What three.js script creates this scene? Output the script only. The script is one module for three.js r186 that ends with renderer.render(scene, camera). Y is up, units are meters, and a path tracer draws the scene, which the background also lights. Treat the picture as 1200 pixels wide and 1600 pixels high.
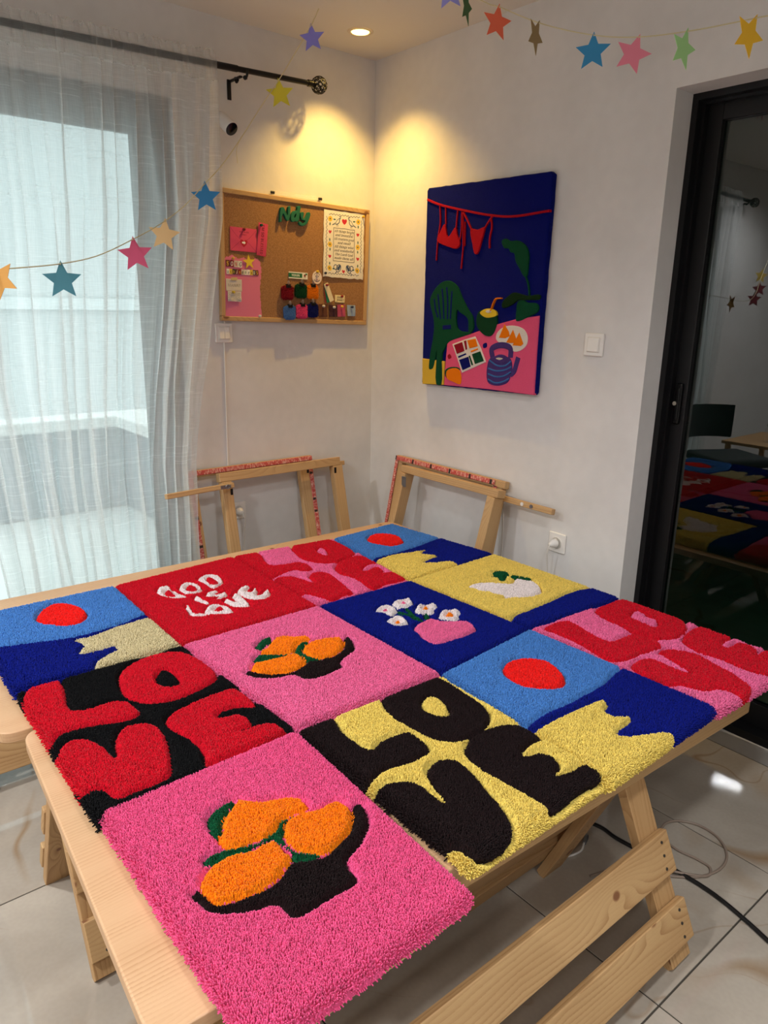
import * as THREE from 'three';
import { RoundedBoxGeometry } from 'three/addons/geometries/RoundedBoxGeometry.js';
import { mergeGeometries, mergeVertices, toCreasedNormals } from 'three/addons/utils/BufferGeometryUtils.js';
import { createNoise2D } from 'simplex-noise';

// ---------- camera, sky, sun-less overcast daylight, exposure ----------
const scene = new THREE.Scene();
const camera = new THREE.PerspectiveCamera(2 * Math.atan(800 / 1150) * 180 / Math.PI, 1200 / 1600, 0.05, 60);
camera.position.set(0, 1.48, 0);
camera.rotation.set(-15.7178 * Math.PI / 180, -39.8211 * Math.PI / 180, 1.0927 * Math.PI / 180, 'YXZ');
scene.add(camera);
scene.background = new THREE.Color().setRGB(0.86, 0.94, 0.955).multiplyScalar(2.4);   // even overcast sky
const renderer = new THREE.WebGLRenderer({ antialias: true });
renderer.toneMapping = THREE.LinearToneMapping;
renderer.toneMappingExposure = 1.2;
renderer.shadowMap.enabled = true;
renderer.shadowMap.type = THREE.PCFSoftShadowMap;
const COOL = new THREE.Color(0.965, 0.98, 1.0), WARM = new THREE.Color(1.0, 0.62, 0.15);
const COOL_POWER = 10.5, WARM_POWER = 4.0;

// ---------- helpers ----------
function mulberry(a) { return () => { a |= 0; a = a + 0x6D2B79F5 | 0; let t = Math.imul(a ^ a >>> 15, 1 | a); t = t + Math.imul(t ^ t >>> 7, 61 | t) ^ t; return ((t ^ t >>> 14) >>> 0) / 4294967296; }; }
const rnd = mulberry(20240611);
const noise = createNoise2D(mulberry(77)), noiseB = createNoise2D(mulberry(1234));
const V = (x, y, z) => new THREE.Vector3(x, y, z);
const used = new Map();
function numbered(name) { const n = used.get(name) ?? 0; used.set(name, n + 1); return n ? `${name}_${String(n).padStart(3, '0')}` : name; }
function shade(o) { o.traverse((m) => { if (m.isMesh) { m.castShadow = true; m.receiveShadow = true; } }); return o; }
function thing(name, label, category, at = [0, 0, 0], group) {
  const o = new THREE.Group(); o.name = numbered(name); o.position.set(...at); scene.add(o);
  o.userData = { label, category }; if (group) o.userData.group = group;
  return o;
}
function part(name, geometry, material, parent, at, turn) {
  const m = new THREE.Mesh(geometry, material); m.name = name; m.castShadow = m.receiveShadow = true;
  if (at) m.position.set(...at); if (turn) m.rotation.set(...turn);
  parent.add(m); return m;
}
function single(name, geometry, material, label, category, at, turn, group) {
  const m = part(numbered(name), geometry, material, scene, at, turn);
  m.userData = { label, category }; if (group) m.userData.group = group;
  return m;
}
function structure(name, geometry, material, at, turn) { const m = part(name, geometry, material, scene, at, turn); m.userData.kind = 'structure'; return m; }
const std = (color, roughness = 0.7, extra = {}) => new THREE.MeshStandardMaterial({ color, roughness, ...extra });
const phy = (color, roughness = 0.7, extra = {}) => new THREE.MeshPhysicalMaterial({ color, roughness, ...extra });
const box = (w, h, d) => new THREE.BoxGeometry(w, h, d);
const rbox = (w, h, d, r = 0.004, s = 2) => new RoundedBoxGeometry(w, h, d, s, Math.min(r, w / 2.01, h / 2.01, d / 2.01));
const loose = (g) => (g.index ? g.toNonIndexed() : g);
THREE.BufferGeometry.prototype.unindexed = function () { return loose(this); };
const move = (g, x = 0, y = 0, z = 0) => g.translate(x, y, z);
function tube(points, radius, closed = false, seg = 0, sides = 8) {
  const c = new THREE.CatmullRomCurve3(points.map((p) => V(...p)), closed, 'centripetal');
  return new THREE.TubeGeometry(c, seg || points.length * 8, radius, sides, closed);
}
function rod(a, b, r, sides = 12) {
  const A = V(...a), B = V(...b), g = new THREE.CylinderGeometry(r, r, A.distanceTo(B), sides);
  g.applyQuaternion(new THREE.Quaternion().setFromUnitVectors(V(0, 1, 0), B.clone().sub(A).normalize()));
  const c = A.add(B).multiplyScalar(0.5); return g.translate(c.x, c.y, c.z);
}
function smooth(flat, per = 4, scale = 0.001) {        // closed smooth outline through points given in mm
  const pts = []; for (let i = 0; i < flat.length; i += 2) pts.push(V(flat[i] * scale, flat[i + 1] * scale, 0));
  return new THREE.CatmullRomCurve3(pts, true, 'centripetal').getPoints(pts.length * per).slice(0, -1).map((p) => [p.x, p.y]);
}
function inside(poly, x, y) {
  let c = false;
  for (let i = 0, j = poly.length - 1; i < poly.length; j = i++) {
    const [xi, yi] = poly[i], [xj, yj] = poly[j];
    if ((yi > y) !== (yj > y) && x < (xj - xi) * (y - yi) / (yj - yi) + xi) c = !c;
  }
  return c;
}
function toEdge(poly, x, y) {                            // distance to an outline, and the way to its nearest point
  let best = 1e9, bx = 0, by = 0;
  for (let i = 0, j = poly.length - 1; i < poly.length; j = i++) {
    const [ax, ay] = poly[j], [cx, cy] = poly[i], dx = cx - ax, dy = cy - ay;
    const t = Math.max(0, Math.min(1, ((x - ax) * dx + (y - ay) * dy) / (dx * dx + dy * dy + 1e-12)));
    const ex = ax + t * dx - x, ey = ay + t * dy - y, d = ex * ex + ey * ey;
    if (d < best) { best = d; bx = ex; by = ey; }
  }
  return [Math.sqrt(best), bx, by];
}
function shapeOf(points, hole) {
  const s = new THREE.Shape(points.map(([x, y]) => new THREE.Vector2(x, y)));
  if (hole) s.holes.push(new THREE.Path(hole.map(([x, y]) => new THREE.Vector2(x, y))));
  return s;
}
function roundedPath(corners, r, Kind = THREE.Shape) {
  const s = new Kind(), n = corners.length, P = corners.map(([x, y]) => new THREE.Vector2(x, y));
  for (let i = 0; i < n; i++) {
    const p = P[i], a = P[(i + n - 1) % n].clone().sub(p).setLength(r).add(p), b = P[(i + 1) % n].clone().sub(p).setLength(r).add(p);
    if (i) s.lineTo(a.x, a.y); else s.moveTo(a.x, a.y);
    s.quadraticCurveTo(p.x, p.y, b.x, b.y);
  }
  s.closePath(); return s;
}
// ---------- computed textures ----------
function dataTexture(w, h, fn, srgb = true) {
  const d = new Uint8Array(w * h * 4);
  for (let y = 0; y < h; y++) for (let x = 0; x < w; x++) { const c = fn(x / w, y / h, x, y), i = (y * w + x) * 4; d[i] = c[0]; d[i + 1] = c[1] ?? c[0]; d[i + 2] = c[2] ?? c[0]; d[i + 3] = 255; }
  const t = new THREE.DataTexture(d, w, h); t.wrapS = t.wrapT = THREE.MirroredRepeatWrapping; t.magFilter = THREE.LinearFilter; t.minFilter = THREE.LinearMipmapLinearFilter; t.generateMipmaps = true;
  if (srgb) t.colorSpace = THREE.SRGBColorSpace; t.needsUpdate = true; return t;
}
const mix = (a, b, t) => a.map((v, i) => v + (b[i] - v) * t);
const clamp = (v, a = 0, b = 1) => Math.min(b, Math.max(a, v));
function pine(light, dark, knots, seed, rings = 40) {      // u along the grain 1.4 m, v across 0.45 m
  const r = mulberry(seed), K = []; for (let i = 0; i < knots; i++) K.push([r() * 1.4, r() * 0.45, 0.007 + r() * 0.008]);
  return dataTexture(1024, 512, (u, v) => {
    const X = u * 1.4, Y = v * 0.45; let f = Y * rings / 0.45 + noise(X * 0.8 + seed, Y * 4) * 2.2 + noise(X * 2.6 + 9, Y * 10) * 0.35, k = 0;
    for (const [kx, ky, kr] of K) { const dx = (X - kx) / 2.8, dy = Y - ky, d = Math.hypot(dx, dy); f += 4.5 * Math.exp(-d * d / (kr * kr * 10)); const e = Math.hypot((X - kx) / 1.25, dy); k = Math.max(k, clamp((kr - e) / (kr * 0.4))); }
    const w = f - Math.floor(f), ring = Math.pow(w, 3) * clamp(0.55 + 0.6 * noise(X * 0.7, Y * 14 + seed));
    const fine = noiseB(X * 10, Y * 1100) * 0.5 + noiseB(X * 40, Y * 500) * 0.3, broad = noise(X * 1.3 + 40, Y * 7 + seed) * 0.5 + 0.5;
    let c = mix(light, dark, clamp(ring * 0.7 + fine * 0.13 + broad * 0.3));
    if (k > 0) c = mix(c, [112, 66, 38], k * 0.8);
    return c;
  });
}
const pineA = pine([190, 152, 104], [146, 104, 62], 9, 3), pineB = pine([194, 158, 110], [146, 104, 62], 10, 11), pineTop = pine([200, 163, 125], [168, 126, 86], 6, 29, 52);
pineTop.repeat.set(1, 1);
const woodA = std('#ffffff', 0.62, { map: pineA }), woodB = std('#ffffff', 0.6, { map: pineB }), woodTop = std('#ffffff', 0.5, { map: pineTop });
const frameTex = pine([196, 160, 112], [160, 120, 76], 4, 51); const woodFrame = std('#ffffff', 0.6, { map: frameTex });
function grain(g, long, off = 0) {                        // uv in the size of the wood: u along the grain
  const p = g.attributes.position, n = g.attributes.normal, uv = new Float32Array(p.count * 2), ax = { x: 0, y: 1, z: 2 }[long], others = [0, 1, 2].filter((k) => k !== ax);
  for (let i = 0; i < p.count; i++) {
    const q = [p.getX(i), p.getY(i), p.getZ(i)], m = [Math.abs(n.getX(i)), Math.abs(n.getY(i)), Math.abs(n.getZ(i))];
    const flat = m[ax] > 0.8; const a = flat ? q[others[0]] : q[ax], b = flat ? q[others[1]] : (m[others[0]] > m[others[1]] ? q[others[1]] : q[others[0]]);
    uv[i * 2] = a / 1.4 + off; uv[i * 2 + 1] = b / 0.45 + off * 1.7 + (m[others[0]] > m[others[1]] ? 0.37 : 0);
  }
  g.setAttribute('uv', new THREE.BufferAttribute(uv, 2)); return g;
}
function planeUV(g, s = 1, axes = [0, 1]) {
  const p = g.attributes.position, uv = new Float32Array(p.count * 2);
  for (let i = 0; i < p.count; i++) { const q = [p.getX(i), p.getY(i), p.getZ(i)]; uv[i * 2] = q[axes[0]] / s; uv[i * 2 + 1] = q[axes[1]] / s; }
  g.setAttribute('uv', new THREE.BufferAttribute(uv, 2)); return g;
}
const plaster = dataTexture(512, 512, (u, v) => [128 + 60 * noise(u * 40, v * 40) + 34 * noiseB(u * 120, v * 120)], false);
const plasterTone = dataTexture(512, 512, (u, v) => { const s = noise(u * 7, v * 7) * 0.5 + 0.5, t = noiseB(u * 30, v * 30) * 0.5 + 0.5; const k = 236 + 8 * s + 4 * t; return [k, k - 2, k - 4]; });
const wallPaint = std('#e6e5e4', 0.75, { map: plasterTone, bumpMap: plaster, bumpScale: 0.0006 });
const ceilingPaint = std('#dcd7cf', 0.85, { bumpMap: plaster, bumpScale: 0.0004 });
// ---------- the room shell ----------
const X1 = 2.4, Z0 = -3.0, X0 = -2.3, Z1 = 2.0, CEIL = 2.565;
function wallWithHole(u0, u1, h, hole, depth) {
  const s = new THREE.Shape([[u0, 0], [u1, 0], [u1, h], [u0, h]].map((p) => new THREE.Vector2(...p)));
  if (hole) s.holes.push(new THREE.Path([[hole[0], hole[2]], [hole[0], hole[3]], [hole[1], hole[3]], [hole[1], hole[2]]].map((p) => new THREE.Vector2(...p))));
  const g = new THREE.ExtrudeGeometry(s, { depth, bevelEnabled: false });
  const uv = g.attributes.uv; for (let i = 0; i < uv.count; i++) uv.setXY(i, uv.getX(i) / 2, uv.getY(i) / 2);
  return g;
}
const WIN = [-0.62, 1.385, 0.02, 2.245], DOOR = [-1.45, 0.55, 0.0, 2.168];
structure('wall_left', wallWithHole(X0 - 0.2, X1 + 0.24, CEIL + 0.05, WIN, 0.2), wallPaint, [0, 0, Z0 - 0.2]);
{ // the wall with the glass door: outline drawn along z, turned so that its room face lies at x = 2.4
  const g = wallWithHole(-Z1 - 0.2, -Z0, CEIL + 0.05, [-DOOR[1], -DOOR[0], DOOR[2], DOOR[3]], 0.24);
  g.rotateY(Math.PI / 2);
  structure('wall_right', g, wallPaint, [X1, 0, 0]);
}
structure('wall_back', wallWithHole(X0 - 0.2, X1 + 0.24, CEIL + 0.05, null, 0.2), wallPaint, [0, 0, Z1]);
structure('wall_far', wallWithHole(Z0, Z1, CEIL + 0.05, null, 0.2).rotateY(-Math.PI / 2), wallPaint, [X0, 0, 0]);
structure('ceiling', box(X1 - X0 + 0.6, 0.12, Z1 - Z0 + 0.6), ceilingPaint, [(X0 + X1) / 2, CEIL + 0.06, (Z0 + Z1) / 2]);

// floor: 60 cm polished marble-look tiles on a grout bed, each its own piece
const marble = dataTexture(1024, 1024, (u, v) => {
  const X = u * 2.4, Y = v * 2.4, wx = X + 0.14 * noise(X * 0.9, Y * 0.9) + 0.03 * noise(X * 5, Y * 5), wy = Y + 0.12 * noise(X * 0.9 + 30, Y * 0.9) + 0.03 * noiseB(X * 5, Y * 5);
  const cloud = noise(wx * 1.6, wy * 1.6) * 0.5 + noise(wx * 4, wy * 4) * 0.25 + noiseB(wx * 10, wy * 10) * 0.12;
  let c = mix([184, 174, 160], [156, 146, 133], clamp(cloud * 0.7 + 0.4));
  const vein = Math.abs(noiseB(wx * 0.9 + wy * 0.75, (wy - wx) * 0.35 + 8)), thin = Math.abs(noise(wx * 2.2 - wy * 1.3 + 3, wy * 0.8));
  c = mix(c, [134, 100, 66], clamp(1 - vein / 0.085) * 0.75 * clamp(noise(wx * 2, wy * 2 + 60) + 0.45));
  c = mix(c, [130, 104, 80], clamp(1 - thin / 0.018) * 0.6 * clamp(noise(wx * 1.4 + 20, wy * 1.4) + 0.2));
  const k = 1 + 0.012 * noiseB(X * 60, Y * 60); return c.map((q) => q * k);
});
const floorTile = phy('#ffffff', 0.05, { map: marble, ior: 1.65, specularIntensity: 1 });
const floor = new THREE.Group(); floor.name = 'floor'; floor.userData.kind = 'structure'; scene.add(floor);
part('grout_bed', box(X1 - X0 + 0.9, 0.1, Z1 - Z0 + 0.5), std('#3d372f', 0.9), floor, [(X0 + X1) / 2 + 0.2, -0.0525, (Z0 + Z1) / 2]);
{
  const gap = 0.004, kinds = [];
  for (let k = 0; k < 12; k++) {
    const g = rbox(0.6 - gap, 0.008, 0.6 - gap, 0.0015, 1); planeUV(g, 2.4, [0, 2]);
    const uv = g.attributes.uv; for (let i = 0; i < uv.count; i++) uv.setXY(i, uv.getX(i) + 0.13 + (k % 4) * 0.25, uv.getY(i) + 0.13 + Math.floor(k / 4) * 0.33);
    kinds.push(g);
  }
  for (let i = -7; i <= 1; i++) for (let j = -5; j <= 4; j++) {
    const cx = 1.899 - 0.3 + i * 0.6, cz = -0.576 - 0.3 + j * 0.6 + 0.0;
    let g = kinds[Math.floor(rnd() * 12)]; const half = Math.floor(rnd() * 2) * Math.PI;
    const x0 = Math.max(cx - 0.3, X0), x1 = Math.min(cx + 0.3, X1), z0 = Math.max(cz - 0.3, Z0), z1 = Math.min(cz + 0.3, Z1);
    if (x1 - x0 < 0.02 || z1 - z0 < 0.02) continue;
    if (x1 - x0 < 0.59 || z1 - z0 < 0.59) { g = planeUV(rbox(x1 - x0 - gap, 0.008, z1 - z0 - gap, 0.0015, 1), 2.4, [0, 2]); const uv = g.attributes.uv, o = rnd(); for (let q = 0; q < uv.count; q++) uv.setXY(q, uv.getX(q) + o, uv.getY(q) + o * 3); }
    part('tile', g, floorTile, floor, [(x0 + x1) / 2, -0.004, (z0 + z1) / 2], [0, x1 - x0 < 0.59 || z1 - z0 < 0.59 ? 0 : half, 0]);
  }
}

// window_1: dark aluminium sliding window behind the sheer curtains
const darkMetal = std('#3b3d40', 0.45, { metalness: 0.3 }), blackMetal = std('#141416', 0.38, { metalness: 0.4 });
const pane = phy('#e9efed', 0.0, { transmission: 1, thickness: 0, ior: 1.5, side: THREE.DoubleSide });
{
  const w = new THREE.Group(); w.name = 'window_1'; w.userData.kind = 'structure'; scene.add(w);
  const [a, b, y0, y1] = WIN, z = Z0 - 0.08;
  part('window_frame', mergeGeometries([move(box(0.06, y1 - y0, 0.1), a + 0.03, (y0 + y1) / 2, z), move(box(0.06, y1 - y0, 0.1), b - 0.03, (y0 + y1) / 2, z), move(box(b - a - 0.12, 0.05, 0.1), (a + b) / 2, y1 - 0.025, z), move(box(b - a - 0.12, 0.04, 0.1), (a + b) / 2, y0 + 0.02, z)]), darkMetal, w);
  const mid = 0.40;
  for (const [l, r, dz] of [[mid - 0.04, b - 0.06, 0.02], [a + 0.06, mid + 0.04, -0.025]]) {
    const s = 0.095, gs = [move(rbox(s, y1 - y0 - 0.09, 0.04), l + s / 2, (y0 + y1) / 2 - 0.005, z + dz), move(rbox(s, y1 - y0 - 0.09, 0.04), r - s / 2, (y0 + y1) / 2 - 0.005, z + dz), move(rbox(r - l - 2 * s, s, 0.04), (l + r) / 2, y1 - 0.05 - s / 2, z + dz), move(rbox(r - l - 2 * s, s, 0.04), (l + r) / 2, y0 + 0.04 + s / 2, z + dz)];
    const sash = part('sash', mergeGeometries(gs.map(loose)), darkMetal, w);
    part('pane', new THREE.PlaneGeometry(r - l - 2 * s + 0.01, y1 - y0 - 0.09 - 2 * s + 0.01), pane, sash, [(l + r) / 2, (y0 + y1) / 2 - 0.005, z + dz]);
  }
}

// door_1: black framed sliding glass door set back in the right wall
{
  const d = new THREE.Group(); d.name = 'door_1'; d.userData.kind = 'structure'; scene.add(d);
  const [z0, z1, , y1] = DOOR, H = y1;
  const ring = (x, depth, in0, in1) => mergeGeometries([   // a frame of inner width in1 whose outer edge lies in0 inside the opening
    move(box(depth, H - in0, in1 - in0), x + depth / 2, (H - in0) / 2, z0 + (in0 + in1) / 2), move(box(depth, H - in0, in1 - in0), x + depth / 2, (H - in0) / 2, z1 - (in0 + in1) / 2),
    move(box(depth, in1 - in0, z1 - z0 - 2 * in1), x + depth / 2, H - (in0 + in1) / 2, (z0 + z1) / 2)]);
  part('outer_frame', ring(2.505, 0.1, 0.0, 0.021), blackMetal, d);
  part('inner_frame', ring(2.538, 0.067, 0.021, 0.03), blackMetal, d);
  part('track', box(0.1, 0.03, z1 - z0 - 0.06), blackMetal, d, [2.555, 0.015, (z0 + z1) / 2]);
  const zm = -0.42;
  for (const [l, r, x] of [[z0 + 0.022, zm, 2.565], [zm - 0.05, z1 - 0.022, 2.605]]) {
    const y0 = 0.03, yT = H - 0.022, s = 0.058, gs = [move(rbox(0.035, yT - y0, s, 0.003), x + 0.0175, (y0 + yT) / 2, l + s / 2), move(rbox(0.035, yT - y0, s, 0.003), x + 0.0175, (y0 + yT) / 2, r - s / 2), move(rbox(0.035, s, r - l - 2 * s, 0.003), x + 0.0175, yT - s / 2, (l + r) / 2), move(rbox(0.035, s + 0.03, r - l - 2 * s, 0.003), x + 0.0175, y0 + s / 2 + 0.015, (l + r) / 2)];
    const sash = part('door_sash', mergeGeometries(gs.map(loose)), blackMetal, d);
    part('glass', new THREE.PlaneGeometry(r - l - 2 * s + 0.01, yT - y0 - 2 * s).rotateY(-Math.PI / 2), phy('#5f9384', 0.0, { transmission: 1, thickness: 0, ior: 1.75, side: THREE.DoubleSide }), sash, [x + 0.02, (y0 + yT) / 2, (l + r) / 2]);
    if (x < 2.58) {
      part('pull_handle', mergeGeometries([move(rbox(0.014, 0.15, 0.026, 0.011, 4), x - 0.006, 1.15, l + 0.03), move(rbox(0.008, 0.12, 0.012, 0.005, 3), x - 0.014, 1.15, l + 0.033)].map(loose)), std('#070708', 0.3, { metalness: 0.5 }), sash);
      part('lock_cylinder', new THREE.CylinderGeometry(0.0075, 0.0075, 0.012, 16).rotateZ(Math.PI / 2), std('#c9c2b4', 0.3, { metalness: 0.9 }), sash, [x - 0.014, 1.152, l + 0.0235]);
    }
  }
}
// the unlit room behind the glass door: painted and tiled as this one, lit only through the green tinted panes
{
  const D = 7.6;
  structure('wall_1', box(0.1, CEIL, 4.4), wallPaint, [D, CEIL / 2, -0.9]); structure('wall_2', box(D - 2.64, CEIL, 0.1), wallPaint, [(D + 2.64) / 2, CEIL / 2, -3.05]); structure('wall_3', box(D - 2.64, CEIL, 0.1), wallPaint, [(D + 2.64) / 2, CEIL / 2, 1.25]);
  structure('ceiling_2', box(D - 2.64, 0.1, 4.4), ceilingPaint, [(D + 2.64) / 2, CEIL + 0.05, -0.9]);
  structure('floor_2', planeUV(box(D - 2.64, 0.1, 4.2), 2.4, [0, 2]), floorTile, [(D + 2.64) / 2, -0.05, -0.9]);
}

// ---------- balcony outside the window ----------
const render = std('#e8ecea', 0.85, { bumpMap: plaster, bumpScale: 0.001 });
structure('ground_outside', box(9, 0.1, 2.6), std('#dfe4e2', 0.8), [1.0, -0.06, -4.5]);
structure('wall_balcony', mergeGeometries([move(box(5.0, 0.6, 0.12), -0.45, 0.3, -5.4), move(box(0.12, 0.6, 2.1), 2.0, 0.3, -4.33)]), std('#7d8f99', 0.8, { bumpMap: plaster, bumpScale: 0.001 }));
structure('trim_1', mergeGeometries([move(rbox(5.2, 0.08, 0.26, 0.01), -0.4, 0.64, -5.4), move(rbox(0.26, 0.08, 1.98, 0.01), 2.0, 0.64, -4.28)].map(loose)), render);
{ // plain apartment house across the yard
  const b = thing('apartment_house', 'plain pale grey house front filling the view through the curtained window', 'building', [-2, -6, -13]);
  part('wall', box(26, 20, 6), std('#b6bfc0', 0.9, { bumpMap: plaster, bumpScale: 0.001 }), b, [0, 10, -3]); part('floor_band', box(26.1, 0.18, 0.1), std('#c6d0d1', 0.9), b, [0, 10.4, 0.05]); part('floor_band', box(26.1, 0.18, 0.1), std('#c6d0d1', 0.9), b, [0, 7.4, 0.05]);
}
structure('ground_far', box(60, 0.2, 40), std('#9aa3a2', 0.95), [0, -6.1, -26]);

// ---------- lamps ----------
function downlight(x, z, color, power, label, angle, blend, soft, glow) {
  const t = thing('downlight', label, 'ceiling light', [x, CEIL, z]);
  part('trim_ring', new THREE.LatheGeometry([[0.036, 0.012], [0.036, -0.001], [0.040, -0.005], [0.050, -0.004], [0.054, 0]].map((p) => new THREE.Vector2(...p)), 40), std('#e6d9c0', 0.35, { metalness: 0.3, side: THREE.DoubleSide }), t);
  const lens = new THREE.MeshStandardMaterial({ color: '#ffffff', emissive: color, emissiveIntensity: glow });
  part('lens', new THREE.CylinderGeometry(0.036, 0.036, 0.004, 32), lens, t, [0, -0.002, 0]);
  const l = new THREE.SpotLight(color, power, 0, angle, blend, 2); l.position.set(x, CEIL - 0.014, z); l.target.position.set(x, 0, z); l.castShadow = true; l.shadow.radius = soft; l.shadow.mapSize.set(1024, 1024); l.shadow.bias = -0.0005;
  scene.add(l, l.target); l.name = numbered('downlight_beam');
}
downlight(2.113, -2.746, WARM, WARM_POWER, 'small round warm glowing downlight in the ceiling corner above the curtain rod', 0.92, 0.85, 0.7, 6);
for (const [x, z, share, l] of [[-0.78, -2.35, 1.5, 'round white downlight near the window side of the ceiling left of the camera'], [-1.0, -1.05, 1.5, 'round white downlight in the ceiling left of the camera'], [0.95, -0.1, 0.8, 'round white downlight in the ceiling right of the camera'], [-1.1, 0.45, 0.7, 'round white downlight in the ceiling behind the camera at left'], [0.2, 1.3, 0.5, 'round white downlight by the back wall']])
  downlight(x, z, COOL, share * COOL_POWER, l, 1.35, 0.5, 6, 12);
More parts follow.
